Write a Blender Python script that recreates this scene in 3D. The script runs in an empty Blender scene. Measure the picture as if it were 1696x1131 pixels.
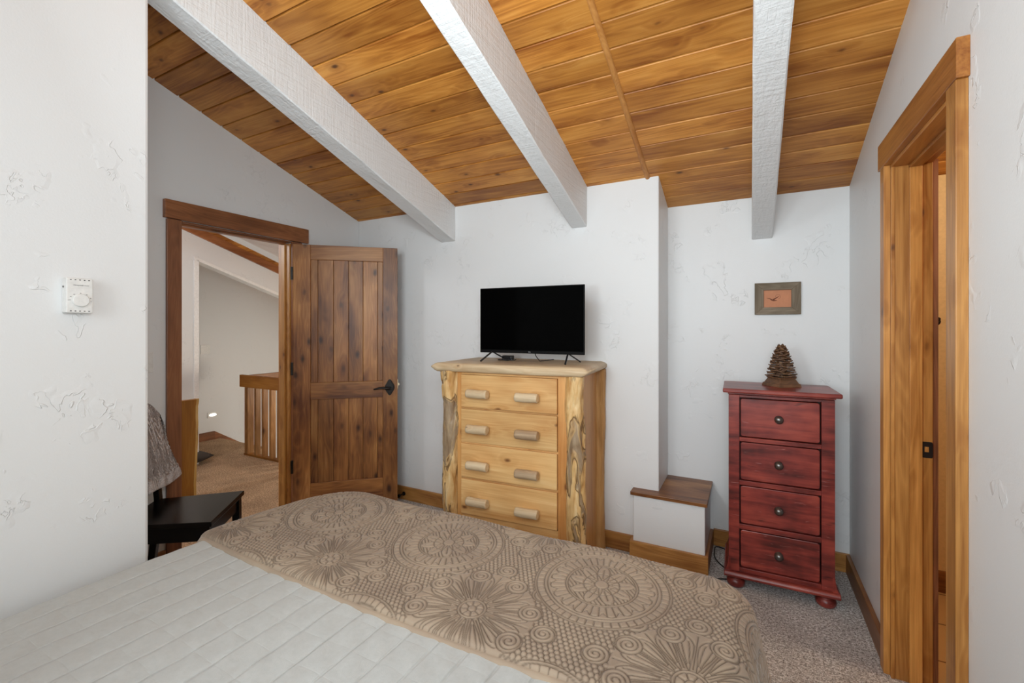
import bpy, bmesh, math, random
import numpy as np
from mathutils import Vector, Matrix, noise as mnoise
random.seed(7)
C = bpy.context.scene.collection
S = bpy.context.scene
R = math.radians

# ------------------------------------------------------------------ camera, world, lights
cam_d = bpy.data.cameras.new('camera'); cam = bpy.data.objects.new('camera', cam_d); C.objects.link(cam)
cam.location = (0, 0, 1.4); cam.rotation_euler = (R(90), 0, R(27.94))
cam_d.sensor_width = 36; cam_d.lens = 741.7/1696*36; cam_d.shift_y = -23.7/1696; cam_d.clip_start = .02
S.camera = cam
S.view_settings.view_transform = 'Standard'; S.view_settings.look = 'None'
S.view_settings.exposure = 0.0; S.view_settings.gamma = 1.0; S.view_settings.use_curve_mapping = False
S.cycles.max_bounces = 10; S.cycles.diffuse_bounces = 6; S.cycles.glossy_bounces = 4
S.cycles.sample_clamp_indirect = 6
w = bpy.data.worlds.new('world'); S.world = w; w.use_nodes = True
w.node_tree.nodes['Background'].inputs[0].default_value = (.86, .93, 1, 1)
w.node_tree.nodes['Background'].inputs[1].default_value = 2.0

def lamp(name, kind, loc, power, color=(1, 1, 1), size=.3, sizey=None, rot=(0, 0, 0)):
    l = bpy.data.lights.new(name, kind); l.energy = power; l.color = color
    if kind == 'AREA':
        l.size = size
        if sizey: l.shape = 'RECTANGLE'; l.size_y = sizey
    else: l.shadow_soft_size = size
    o = bpy.data.objects.new(name, l); C.objects.link(o); o.location = loc; o.rotation_euler = rot
    return o
lamp('ceiling_lamp_light', 'POINT', (-.75, -2.2, 2.8), 12, (.92, .98, 1), .16)
lamp('overhead_fill', 'POINT', (-.72, .45, 2.05), 3, (.92, .98, 1), .35)  # unseen fill added to brighten the room, not a hanging fixture
fill = lamp('upper_fill', 'AREA', (-1.08, .42, 2.32), 7, (.88, .96, 1), .34)  # added fill aimed forward and up at far walls and ceiling
fill.rotation_euler = Vector((.16, .9, .30)).to_track_quat('-Z', 'Y').to_euler()
side = lamp('side_fill', 'AREA', (-.12, .30, 1.80), 14, (.88, .96, 1), .4)  # added fill brightening the dim left wall and door corner
side.rotation_euler = Vector((-.60, .78, .40)).to_track_quat('-Z', 'Y').to_euler()
gap = lamp('aisle_fill', 'AREA', (.22, -.25, 1.30), 5.5, (.88, .96, 1), .3)  # added fill lifting the carpet and low box on the right
gap.rotation_euler = Vector((-.10, 1, -.33)).to_track_quat('-Z', 'Y').to_euler()
low = lamp('low_fill', 'AREA', (-.85, -.12, 1.5), 12, (.88, .96, 1), .4)  # added fill from the left for the alcove and right wall
low.rotation_euler = Vector((.60, .80, .02)).to_track_quat('-Z', 'Y').to_euler()
lamp('window_daylight', 'AREA', (-.2, -3.16, 2.0), 48, (.88, .965, 1), 1.2, 2.0, (R(90), 0, 0))
lamp('hall_lamp_light', 'POINT', (-4.3, .9, 2.3), 44, (.90, .95, 1), .2)
lamp('hall_stair_light', 'POINT', (-3.6, 4.0, .7), 34, (1, .9, .75), .15)
lamp('bathroom_light', 'POINT', (1.35, 2.2, 2.2), 26, (1, .80, .55), .12)

# ------------------------------------------------------------------ helpers
ZB, SL, YB = 2.206, .327, 3.165
def zc(y): return ZB + SL*(YB - y)
NOSE = {}
def link(name, me, m=None, parent=None, loc=(0, 0, 0), rotz=0, bevel=0, smooth=False):
    o = bpy.data.objects.new(name, me); C.objects.link(o); o.location = loc; o.rotation_euler = (0, 0, rotz)
    if m: me.materials.clear(); me.materials.append(m)
    if parent: o.parent = parent
    if smooth:
        for p in me.polygons: p.use_smooth = len(p.vertices) <= 4
    if bevel:
        b = o.modifiers.new('b', 'BEVEL'); b.width = bevel; b.segments = 2; b.limit_method = 'ANGLE'; b.angle_limit = R(40)
    return o
def obj(name, bm, m, parent=None, loc=(0, 0, 0), rotz=0, bevel=0, smooth=False):
    me = bpy.data.meshes.new(name)
    bmesh.ops.recalc_face_normals(bm, faces=bm.faces)
    bm.to_mesh(me); bm.free()
    return link(name, me, m, parent, loc, rotz, bevel, smooth)
def tag(o, label, cat=None, group=None, kind=None):
    o['label'] = label
    if cat: o['category'] = cat
    if group: o['group'] = group
    if kind: o['kind'] = kind
    return o
def thing(name, label, cat, loc=(0, 0, 0), rotz=0, group=None, kind=None):
    o = bpy.data.objects.new(name, None); C.objects.link(o); o.location = loc; o.rotation_euler = (0, 0, rotz)
    o.empty_display_size = .1
    return tag(o, label, cat, group, kind)
def struct(o, label=None):
    o['kind'] = 'structure'
    if label: o['label'] = label
    return o
def copy_tree(o, parent=None):
    c = o.copy(); C.objects.link(c)
    if parent: c.parent = parent
    for ch in list(o.children): copy_tree(ch, c)
    return c
def B(): return bmesh.new()
def setr(bm, faces, v=None):
    lay = bm.faces.layers.float_vector.get('rnd') or bm.faces.layers.float_vector.new('rnd')
    v = v or (random.random()*9, random.random()*9, random.random()*9)
    for f in faces: f[lay] = v
def box(bm, x0, x1, y0, y1, z0, z1, rnd=False):
    if rnd and not bm.faces.layers.float_vector.get('rnd'): bm.faces.layers.float_vector.new('rnd')
    vs = [bm.verts.new((x, y, z)) for x in (x0, x1) for y in (y0, y1) for z in (z0, z1)]
    fs = [bm.faces.new([vs[i] for i in q]) for q in ((0, 1, 3, 2), (4, 6, 7, 5), (0, 4, 5, 1), (2, 3, 7, 6), (0, 2, 6, 4), (1, 5, 7, 3))]
    if rnd: setr(bm, fs)
    return fs
def prism(bm, poly, a0, a1, axis='X', rnd=False):
    """poly: 2D points; axis X: (y,z); axis Y: (x,z); axis Z: (x,y)"""
    if rnd and not bm.faces.layers.float_vector.get('rnd'): bm.faces.layers.float_vector.new('rnd')
    f = {'X': lambda p, a: (a, p[0], p[1]), 'Y': lambda p, a: (p[0], a, p[1]), 'Z': lambda p, a: (p[0], p[1], a)}[axis]
    v0 = [bm.verts.new(f(p, a0)) for p in poly]; v1 = [bm.verts.new(f(p, a1)) for p in poly]
    n = len(poly)
    fs = [bm.faces.new(v0[::-1]), bm.faces.new(v1)] + [bm.faces.new((v0[i], v0[(i+1) % n], v1[(i+1) % n], v1[i])) for i in range(n)]
    if rnd: setr(bm, fs)
    return fs
def lathe(bm, prof, seg=32, cx=0, cy=0, mat=None):
    rings = []
    for r, z in prof:
        if r < 1e-6: rings.append([bm.verts.new((cx, cy, z))])
        else: rings.append([bm.verts.new((cx+r*math.cos(2*math.pi*i/seg), cy+r*math.sin(2*math.pi*i/seg), z)) for i in range(seg)])
    fs = []
    for a, b in zip(rings, rings[1:]):
        for i in range(seg):
            j = (i+1) % seg
            if len(a) == 1 and len(b) == 1: continue
            if len(a) == 1: fs.append(bm.faces.new((a[0], b[i], b[j])))
            elif len(b) == 1: fs.append(bm.faces.new((a[i], a[j], b[0])))
            else: fs.append(bm.faces.new((a[i], a[j], b[j], b[i])))
    return fs
def tube(bm, pts, r, seg=10, cap=True, noisef=None):
    pts = [Vector(p) for p in pts]; rings = []; n = len(pts); up = None
    for i, p in enumerate(pts):
        d = (pts[min(i+1, n-1)] - pts[max(i-1, 0)]).normalized()
        if up is None: up = Vector((0, 0, 1)) if abs(d.z) < .9 else Vector((1, 0, 0))
        u = (up - d*up.dot(d)).normalized(); v = d.cross(u); up = u
        rr = r[i] if isinstance(r, (list, tuple)) else r
        rings.append([bm.verts.new(p + (u*math.cos(2*math.pi*k/seg) + v*math.sin(2*math.pi*k/seg))*(rr if noisef is None else noisef(i, k, rr))) for k in range(seg)])
    for a, b in zip(rings, rings[1:]):
        for k in range(seg): bm.faces.new((a[k], a[(k+1) % seg], b[(k+1) % seg], b[k]))
    if cap: bm.faces.new(rings[0][::-1]); bm.faces.new(rings[-1])
def npmesh(name, V, nu, nv, mask=None):
    """grid mesh from (nu*nv,3) array"""
    me = bpy.data.meshes.new(name)
    i, j = np.meshgrid(np.arange(nu-1), np.arange(nv-1), indexing='ij')
    a = (i*nv + j).ravel()
    F = np.stack([a, a+nv, a+nv+1, a+1], 1)
    me.vertices.add(len(V)); me.vertices.foreach_set('co', V.astype(np.float32).ravel())
    me.loops.add(F.size); me.loops.foreach_set('vertex_index', F.astype(np.int32).ravel())
    me.polygons.add(len(F)); me.polygons.foreach_set('loop_start', np.arange(0, F.size, 4, dtype=np.int32))
    me.polygons.foreach_set('use_smooth', np.ones(len(F), bool))
    me.update(calc_edges=True); me.validate()
    return me

# ------------------------------------------------------------------ materials
class NT:
    def __init__(s, name):
        s.m = bpy.data.materials.new(name); s.m.use_nodes = True; s.t = s.m.node_tree
        s.b = s.t.nodes['Principled BSDF']; s.L = s.t.links
    def n(s, typ, **kw):
        nd = s.t.nodes.new(typ)
        for k, v in kw.items():
            if k.startswith('i_'):
                key = k[2:]; key = int(key) if key.isdigit() else key.replace('_', ' ')
                nd.inputs[key].default_value = v
            else: setattr(nd, k, v)
        return nd
    def l(s, a, b): s.L.new(a, b)
    def math(s, op, a, b=None, c=None, clamp=False):
        nd = s.t.nodes.new('ShaderNodeMath'); nd.operation = op; nd.use_clamp = clamp
        for i, v in enumerate((a, b, c)):
            if v is None: continue
            if isinstance(v, (int, float)): nd.inputs[i].default_value = v
            else: s.l(v, nd.inputs[i])
        return nd.outputs[0]
    def mix(s, f, a, b, mode='MIX'):
        nd = s.t.nodes.new('ShaderNodeMix'); nd.data_type = 'RGBA'; nd.blend_type = mode
        for k, v in ((0, f), (6, a), (7, b)):
            if isinstance(v, (int, float)): nd.inputs[k].default_value = v
            elif isinstance(v, tuple): nd.inputs[k].default_value = (*v[:3], 1)
            else: s.l(v, nd.inputs[k])
        return nd.outputs[2]
    def obj(s): return s.n('ShaderNodeTexCoord').outputs['Object']
    def vmul(s, v, k):
        nd = s.n('ShaderNodeVectorMath', operation='MULTIPLY'); s.l(v, nd.inputs[0]); nd.inputs[1].default_value = k; return nd.outputs[0]
    def vadd(s, v, k):
        nd = s.n('ShaderNodeVectorMath', operation='ADD'); s.l(v, nd.inputs[0])
        if isinstance(k, tuple): nd.inputs[1].default_value = k
        else: s.l(k, nd.inputs[1])
        return nd.outputs[0]
    def noise(s, v, scale, detail=3, rough=.55, dist=0):
        nd = s.n('ShaderNodeTexNoise'); s.l(v, nd.inputs['Vector']); nd.inputs['Scale'].default_value = scale
        nd.inputs['Detail'].default_value = detail; nd.inputs['Roughness'].default_value = rough; nd.inputs['Distortion'].default_value = dist
        return nd.outputs['Fac']
    def ramp(s, f, *stops):
        nd = s.n('ShaderNodeValToRGB'); s.l(f, nd.inputs[0]); cr = nd.color_ramp
        while len(cr.elements) < len(stops): cr.elements.new(.5)
        for e, (p, c) in zip(cr.elements, stops):
            e.position = p; e.color = (*c, 1) if isinstance(c, tuple) else (c, c, c, 1)
        return nd.outputs[0]
    def mr(s, f, a, b, c=0., d=1.):
        nd = s.n('ShaderNodeMapRange'); s.l(f, nd.inputs[0])
        for i, v in enumerate((a, b, c, d)): nd.inputs[i+1].default_value = v
        return nd.outputs[0]
    def bump(s, h, strength, dist, normal=None):
        nd = s.n('ShaderNodeBump'); s.l(h, nd.inputs['Height']); nd.inputs['Strength'].default_value = strength; nd.inputs['Distance'].default_value = dist
        if normal: s.l(normal, nd.inputs['Normal'])
        return nd.outputs[0]
    def done(s, col=None, rough=.5, nrm=None, spec=.5, metal=0, coat=0):
        if col is not None:
            if isinstance(col, tuple): s.b.inputs['Base Color'].default_value = (*col[:3], 1)
            else: s.l(col, s.b.inputs['Base Color'])
        if isinstance(rough, (int, float)): s.b.inputs['Roughness'].default_value = rough
        else: s.l(rough, s.b.inputs['Roughness'])
        if nrm: s.l(nrm, s.b.inputs['Normal'])
        s.b.inputs['Specular IOR Level'].default_value = spec; s.b.inputs['Metallic'].default_value = metal
        if coat: s.b.inputs['Coat Weight'].default_value = coat; s.b.inputs['Coat Roughness'].default_value = .15
        return s.m
def hexc(h):
    r = [int(h[i:i+2], 16)/255 for i in (0, 2, 4)]
    return tuple(c/12.92 if c <= .04045 else ((c+.055)/1.055)**2.4 for c in r)

def plain(name, col, rough=.5, metal=0, spec=.5, bump=0, bscale=60):
    t = NT(name); v = t.obj(); nz = t.noise(v, bscale, 3)
    nrm = t.bump(nz, bump, .002) if bump else None
    c = t.mix(t.mr(nz, .3, .7), tuple(x*.93 for x in col), tuple(min(1, x*1.05) for x in col))
    return t.done(c, rough, nrm, spec, metal)

def wood(name, dark, mid, light, axis='Z', knot=(.02, .01, .005), kscale=1., rough=.45, grain=1., blotch=.5, spec=.4, coat=0, kth=.12, bump=.25, ringw=.11):
    t = NT(name)
    at = t.n('ShaderNodeAttribute', attribute_name='rnd')
    p = t.vadd(t.obj(), at.outputs['Vector'])
    def st(along, across):
        k = [across]*3; k['XYZ'.index(axis)] = along; return tuple(k)
    # knots
    kp = t.vadd(t.vmul(p, st(2.3*kscale, 5.*kscale)), t.n('ShaderNodeTexNoise').outputs['Color']) if False else t.vmul(p, st(2.6*kscale, 5.*kscale))
    vo = t.n('ShaderNodeTexVoronoi'); t.l(kp, vo.inputs['Vector']); vo.inputs['Scale'].default_value = 1
    kd = vo.outputs['Distance']
    pert = t.noise(t.vmul(p, st(14, 26)), 1, 2)
    kd2 = t.math('ADD', kd, t.math('MULTIPLY', t.math('SUBTRACT', pert, .5), .12))
    kcore = t.mr(kd2, kth*.35, kth, 1, 0)
    khalo = t.mr(kd2, kth*.8, kth*3.2, 1, 0)
    # cathedral grain, bent around knots
    warp = t.noise(t.vmul(p, st(.55, 6.5)), 1, 2, .5, .6)
    ringv = t.math('ADD', t.math('MULTIPLY', warp, 40*grain), t.math('MULTIPLY', khalo, 2.2))
    ring = t.math('PINGPONG', ringv, 1.)
    ring = t.math('POWER', ring, 1.5)
    fine = t.noise(t.vmul(p, st(4, 170)), 1, 4, .65)
    bl = t.noise(t.vmul(p, st(1.3, 6)), 1, 3, .6, .25)
    fine2 = t.noise(t.vmul(p, st(1.6, 60)), 1, 3, .6)
    f = t.math('ADD', t.math('MULTIPLY', ring, ringw), t.math('ADD', t.math('MULTIPLY', fine, .30), t.math('MULTIPLY', fine2, .32)))
    f = t.math('ADD', f, t.math('MULTIPLY', t.math('SUBTRACT', t.mr(bl, .3, .7), .35), blotch*.75))
    col = t.ramp(f, (.18, dark), (.5, mid), (.85, light))
    # per board shade
    sep = t.n('ShaderNodeSeparateXYZ'); t.l(at.outputs['Vector'], sep.inputs[0])
    sh = t.math('FRACT', t.math('MULTIPLY', sep.outputs[0], 3.7))
    hs = t.n('ShaderNodeHueSaturation'); t.l(col, hs.inputs['Color']); t.l(t.mr(sh, 0, 1, .82, 1.16), hs.inputs['Value'])
    col = t.mix(t.math('MULTIPLY', khalo, .45), hs.outputs[0], dark)
    col = t.mix(t.math('MULTIPLY', kcore, .85), col, knot)
    n = t.bump(t.math('ADD', fine, t.math('MULTIPLY', kcore, -1.)), bump, .0015)
    return t.done(col, rough, n, spec, 0, coat)

def plaster(name, col=(.765, .777, .78), marks=1., lines=.6):
    t = NT(name); p = t.obj()
    peel = t.noise(p, 150, 3, .6)
    und = t.noise(p, 4, 2)
    n1 = t.noise(p, 12, 3, .6, .6)
    msk = t.mr(t.noise(t.vadd(p, (3.3, 7.1, 1.9)), 5.0, 3, .6), .575, .62)
    band = t.mr(t.math('ABSOLUTE', t.math('SUBTRACT', n1, .5)), .0, .014, 1, 0)
    band = t.math('MULTIPLY', band, msk)
    plate = t.math('MULTIPLY', t.mr(n1, .49, .505), msk)
    h = t.math('ADD', t.math('MULTIPLY', peel, .12), t.math('MULTIPLY', und, .5))
    h = t.math('ADD', h, t.math('MULTIPLY', band, .35*marks)); h = t.math('ADD', h, t.math('MULTIPLY', plate, .45*marks))
    return t.done(col, .42, t.bump(h, .8, .0035), .35)

M = {}
M['plaster'] = plaster('white_plaster')
M['ceiling'] = wood('ceiling_pine', hexc('8c4f18'), hexc('c28238'), hexc('dca254'), 'X', hexc('3c1d08'), 1.9, .4, .8, .6, .4, kth=.12, ringw=.13)
M['beam'] = plain('white_painted_beam', (.74, .745, .74), .5, bump=.0)
def beam_mat():
    t = NT('white_painted_rough_beam'); p = t.obj()
    g = t.noise(t.vmul(p, (45, 3.5, 45)), 1, 4, .6, .4); s2 = t.noise(p, 90, 3); saw = t.noise(t.vmul(p, (5, 95, 5)), 1, 2)
    h = t.math('ADD', t.math('MULTIPLY', g, 1.), t.math('ADD', t.math('MULTIPLY', s2, .35), t.math('MULTIPLY', saw, .45)))
    return t.done((.74, .752, .755), .55, t.bump(h, .65, .008), .3)
M['beam'] = beam_mat()
ALD, ALM, ALL = hexc('60351a'), hexc('a06a38'), hexc('cc985c')
M['alder_z'] = wood('stained_alder_vertical', ALD, ALM, ALL, 'Z', hexc('2c1509'), 1.9, .38, 1., .65, .45, kth=.19)
M['alder_x'] = wood('stained_alder_level', ALD, ALM, ALL, 'X', hexc('2c1509'), 1.0, .38, 1., .75, .45, kth=.13)
M['alder_y'] = wood('stained_alder_depth', hexc('6a4026'), hexc('925e3a'), hexc('ad7850'), 'Y', hexc('2c1509'), 1.0, .4, 1., .6, .4, kth=.13)
M['alder_case'] = wood('stained_alder_casing', hexc('6b4028'), hexc('946040'), hexc('ad7a52'), 'Z', hexc('3a1c0d'), .8, .42, 1., .55, .4, kth=.1)
HD, HM, HL = hexc('8a5018'), hexc('d0954e'), hexc('f2cc8c')
M['honey_z'] = wood('honey_wood_vertical', HD, HM, HL, 'Z', hexc('4d2a10'), 2.2, .36, .8, .35, .45, kth=.13, ringw=.07)
M['honey_y'] = wood('honey_wood_depth', hexc('804818'), hexc('b57838'), hexc('d8a058'), 'Y', hexc('4d2a10'), .9, .38, .8, .35, .45, kth=.08, ringw=.07)
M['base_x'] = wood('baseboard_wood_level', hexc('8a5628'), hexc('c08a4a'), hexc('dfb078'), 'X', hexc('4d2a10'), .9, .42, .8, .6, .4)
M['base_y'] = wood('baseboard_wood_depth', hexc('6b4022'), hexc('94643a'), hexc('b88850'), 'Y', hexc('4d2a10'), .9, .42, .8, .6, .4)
PD, PM, PL_ = hexc('c58e52'), hexc('e2b87c'), hexc('f2d49e')
M['pine_x'] = wood('dresser_pine_level', PD, PM, PL_, 'X', hexc('6b3a1c'), 1.9, .42, .6, .45, .4, kth=.13, ringw=.10)
M['pine_z'] = wood('dresser_pine_vertical', hexc('b87c42'), hexc('d49f60'), hexc('e2b87c'), 'Z', hexc('6b3a1c'), 1.3, .42, .6, .4, .4, kth=.09, ringw=.1)
M['log_x'] = wood('peeled_log_level', hexc('c8a880'), hexc('ecd6b2'), hexc('f8ead0'), 'X', hexc('5a3c28'), 2.6, .5, .8, .5, .3, kth=.09)
def red():
    t = NT('distressed_red_paint'); at = t.n('ShaderNodeAttribute', attribute_name='rnd'); p = t.vadd(t.obj(), at.outputs['Vector'])
    g = t.noise(t.vmul(p, (3, 30, 30)), 1, 4, .6, .4); b = t.noise(p, 5, 3)
    cr = t.noise(t.vmul(p, (9, 60, 120)), 1, 3, .6, .8)
    f = t.math('ADD', t.math('MULTIPLY', g, .5), t.math('MULTIPLY', b, .5))
    col = t.ramp(f, (.37, hexc('481a17')), (.5, hexc('7f3029')), (.63, hexc('a04638')))
    ck = t.mr(cr, .67, .73)
    col = t.mix(t.math('MULTIPLY', ck, .6), col, hexc('b07068'))
    dk = t.mr(t.noise(t.vmul(p, (5, 70, 40)), 1, 3, .6, .5), .36, .26, 0, 1)
    col = t.mix(t.math('MULTIPLY', dk, .8), col, hexc('3a1212'))
    return t.done(col, .33, t.bump(t.math('SUBTRACT', g, ck), .25, .001), .5)
M['red'] = red()
M['red_dark'] = plain('dark_red_inside', hexc('2a0c0c'), .6)
M['black_wood'] = plain('black_lacquer', (.004, .004, .004), .25, spec=.28)
M['bronze'] = plain('oil_rubbed_bronze', (.03, .027, .025), .32, .8, bump=.3, bscale=90)
M['pewter'] = plain('aged_pewter', (.17, .16, .15), .32, .9)
M['black_plastic'] = plain('black_plastic', (.008, .008, .009), .35)
M['white_plastic'] = plain('white_plastic', (.78, .78, .76), .35)
M['dark_print'] = plain('dark_print', (.05, .045, .045), .6)
M['dark_hole'] = plain('dark_vent', (.004, .004, .004), .9)
def carpet(name, a, b, c):
    t = NT(name); p = t.obj()
    n1 = t.noise(p, 210, 2, .7); n2 = t.noise(p, 4.5, 3, .6); n3 = t.noise(p, 85, 2, .7)
    f = t.math('ADD', t.math('MULTIPLY', n1, .55), t.math('MULTIPLY', n3, .45))
    col = t.ramp(f, (.40, a), (.5, b), (.60, c))
    hs = t.n('ShaderNodeHueSaturation'); t.l(col, hs.inputs['Color']); t.l(t.mr(n2, .3, .7, .82, 1.15), hs.inputs['Value'])
    return t.done(hs.outputs[0], .95, t.bump(t.math('ADD', f, t.math('MULTIPLY', n2, .6)), 1., .012), .1)
M['carpet'] = carpet('speckled_carpet', hexc('888480'), hexc('ccc9c5'), hexc('ffffff'))
def tiles():
    t = NT('floor_tile'); br = t.n('ShaderNodeTexBrick'); t.l(t.obj(), br.inputs['Vector'])
    br.offset = 0; br.inputs['Scale'].default_value = 3.2; br.inputs['Brick Width'].default_value = 1; br.inputs['Row Height'].default_value = 1
    br.inputs['Mortar Size'].default_value = .015
    br.inputs['Color1'].default_value = (*hexc('c8a878'), 1); br.inputs['Color2'].default_value = (*hexc('bf9c6c'), 1); br.inputs['Mortar'].default_value = (*hexc('7a5a3a'), 1)
    return t.done(br.outputs[0], .35)
M['tile'] = tiles()
M['bath_wall'] = plain('warm_cream_wall', hexc('d8bc8c'), .6)
M['coverlet'] = None

# ------------------------------------------------------------------ shell
XL, XR, YA = -3.009, .505, 2.82
XC = -.487
def slopewall(bm, x0, x1, y0, y1, z0=0, rnd=False, ztop=None):
    prism(bm, [(y0, z0), (y1, z0), (y1, zc(y1) + .02 if ztop is None else ztop), (y0, zc(y0) + .02 if ztop is None else ztop)], x0, x1, 'X')
# ceiling planks
bm = B(); pitch = .1245; slope = math.atan(SL)
lay = bm.faces.layers.float_vector.new('rnd')
k = 0
y_edges = []
yy = YB + .006 + 15*pitch
while yy > -3.4: y_edges.append((yy, yy - pitch)); yy -= pitch
nx = (0, math.sin(slope), math.cos(slope))
def cpt(x, y, off):  # off = below ceiling plane (negative up)
    return (x, y + 0*off, zc(y) - off)
breaks = [-6.2, -4.1, -3.07, -2.05, -.99, -.555, .07, .58, 2.7]
for (ya, yb) in y_edges:
    xs = [breaks[0]]
    for b in breaks[1:-1]:
        if b == -.555 or b in (-3.07, .58) or random.random() < .35: xs.append(b)
    xs.append(breaks[-1])
    c_ = .0052; g_ = .0022
    for x0, x1 in zip(xs, xs[1:]):
        prof = [(ya-g_, -.02), (ya-g_, -.006), (ya - .0075, 0), (yb + .0036, 0), (yb+g_, -.003), (yb+g_, -.02)]
        v0 = [bm.verts.new(cpt(x0, y, o)) for y, o in prof]; v1 = [bm.verts.new(cpt(x1, y, o)) for y, o in prof]
        n = len(prof); fs = [bm.faces.new((v0[i], v0[i+1], v1[i+1], v1[i])) for i in range(n-1)]
        fs.append(bm.faces.new((v0[-1], v0[0], v1[0], v1[-1])))
        prof2 = [(ya, -.02), (yb, -.02)]; q0 = [bm.verts.new(cpt(x0, y, o)) for y, o in prof2]; q1 = [bm.verts.new(cpt(x1, y, o)) for y, o in prof2]; fs.append(bm.faces.new((q0[0], q0[1], q1[1], q1[0])))
        r_ = (random.random()*9, random.random()*9, random.random()*9)
        for f in fs: f[lay] = r_
struct(obj('ceiling', bm, M['ceiling']), 'sloping tongue and groove ceiling of orange-brown knotty pine boards')

# floors
bm = B(); box(bm, -3.07, .62, -3.35, 3.3, -.12, 0); struct(obj('floor', bm, M['carpet']), 'speckled grey beige bedroom carpet')
bm = B(); box(bm, -4.97, -3.07, -3.35, 3.03, -.12, 0); box(bm, -6.05, -4.97, -3.35, 3.27, -.12, 0)
struct(obj('floor_hall', bm, carpet('hall_carpet', hexc('8a7058'), hexc('c0a284'), hexc('ecd0ac'))), 'carpet of the upstairs hall, tinted tan for warm light')  # warm hall light mixed into the colour of this carpet copy
bm = B(); box(bm, -6.05, -3.0, 2.93, 5.0, -1.5, -1.4); struct(obj('floor_stairwell', bm, M['carpet']), 'carpeted landing below the hall railing')
bm = B(); box(bm, .62, 2.7, -.2, 3.3, -.12, 0); struct(obj('floor_bathroom', bm, M['tile']), 'tan tiled bathroom floor')

# walls
DY0, DY1, DZ = 1.425, 2.175, 2.035
bm = B(); slopewall(bm, XL-.12, XL, -3.35, DY0); slopewall(bm, XL-.12, XL, DY1, 3.3); slopewall(bm, XL-.12, XL, DY0, DY1, DZ)
struct(obj('wall_left', bm, M['plaster']), 'white plaster wall around the open hall door')
bm = B(); slopewall(bm, XL, XC, YA, 3.3); struct(obj('wall_back', bm, M['plaster'], bevel=.006), 'white plaster wall behind the log dresser')
bm = B(); slopewall(bm, XC, 2.7, YB, 3.3); struct(obj('wall_alcove', bm, M['plaster']), 'white plaster wall behind the red chest')
RY0, RY1, RZ = 1.66, 2.30, 2.052
bm = B(); slopewall(bm, XR, XR+.12, -3.35, RY0); slopewall(bm, XR, XR+.12, RY1, YB+.02); slopewall(bm, XR, XR+.12, RY0, RY1, RZ)
struct(obj('wall_right', bm, M['plaster']), 'white plaster wall with the bathroom doorway')
bm = B(); slopewall(bm, XL, -2.0, -3.35, .851); struct(obj('wall_closet', bm, M['plaster'], bevel=.012), 'near white plaster wall carrying the thermostat')
# wall behind the camera with a window opening
bm = B()
for x0, x1, z0, z1 in ((-2.0, -1.1, 0, zc(-3.2)), (.4, .505, 0, zc(-3.2)), (-1.1, .4, 0, .9), (-1.1, .4, 3.1, zc(-3.2))): box(bm, x0, x1, -3.35, -3.2, z0, z1 + .02 if z1 > 3 else z1)
struct(obj('wall_front', bm, M['plaster']))
bm = B()
for x0, x1, z0, z1 in ((-1.1, -1.03, .9, 3.1), (.33, .4, .9, 3.1), (-1.03, .33, .9, .97), (-1.03, .33, 3.03, 3.1), (-.38, -.32, .97, 3.03)): box(bm, x0, x1, -3.31, -3.23, z0, z1)
struct(obj('window_1', bm, M['honey_z']))
# box below the chase with wood cap
bm = B(); prism(bm, [(-.627, 2.757), (-.223, 2.757), (-.223, YB), (XC, YB), (XC, YA), (-.627, YA)], 0, .383, 'Z')
struct(obj('wall_ledge', bm, M['plaster'], bevel=.006), 'low white plaster box at the foot of the wall corner')
bm = B(); prism(bm, [(-.64, 2.737), (-.21, 2.737), (-.21, YB), (XC, YB), (XC, YA), (-.64, YA)], .383, .405, 'Z')
struct(obj('trim_ledge', bm, M['alder_x'], bevel=.003), 'stained wooden cap on the low plaster box')

# baseboards
H = .105
def baseboard(name, label, boxes, m):
    bm = B()
    for b in boxes: box(bm, *b, rnd=True)
    struct(obj(name, bm, m, bevel=.003), label)
baseboard('baseboard_back', 'stained wooden baseboard behind the log dresser', [(XL, -.627, YA-.018, YA, 0, H)], M['base_x'])
baseboard('baseboard_ledge', 'honey wooden baseboard around the low plaster box', [(-.645, -.205, 2.739, 2.757, 0, H), (-.645, -.627, 2.757, YA-.018, 0, H)], M['base_x'])
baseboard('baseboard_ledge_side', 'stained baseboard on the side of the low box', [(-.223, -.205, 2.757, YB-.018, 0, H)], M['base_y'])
baseboard('baseboard_alcove', 'honey wooden baseboard behind the red chest', [(-.205, XR, YB-.018, YB, 0, H)], M['base_x'])
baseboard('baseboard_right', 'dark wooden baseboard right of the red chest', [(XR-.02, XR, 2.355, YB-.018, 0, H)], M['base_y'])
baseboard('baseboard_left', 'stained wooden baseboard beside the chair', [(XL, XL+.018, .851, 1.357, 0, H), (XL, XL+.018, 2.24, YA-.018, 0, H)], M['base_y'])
baseboard('baseboard_bathroom', 'dark baseboard behind the bathroom doorway', [(.655, 2.7, YB-.02, YB, 0, .115)], M['alder_x'])

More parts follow.
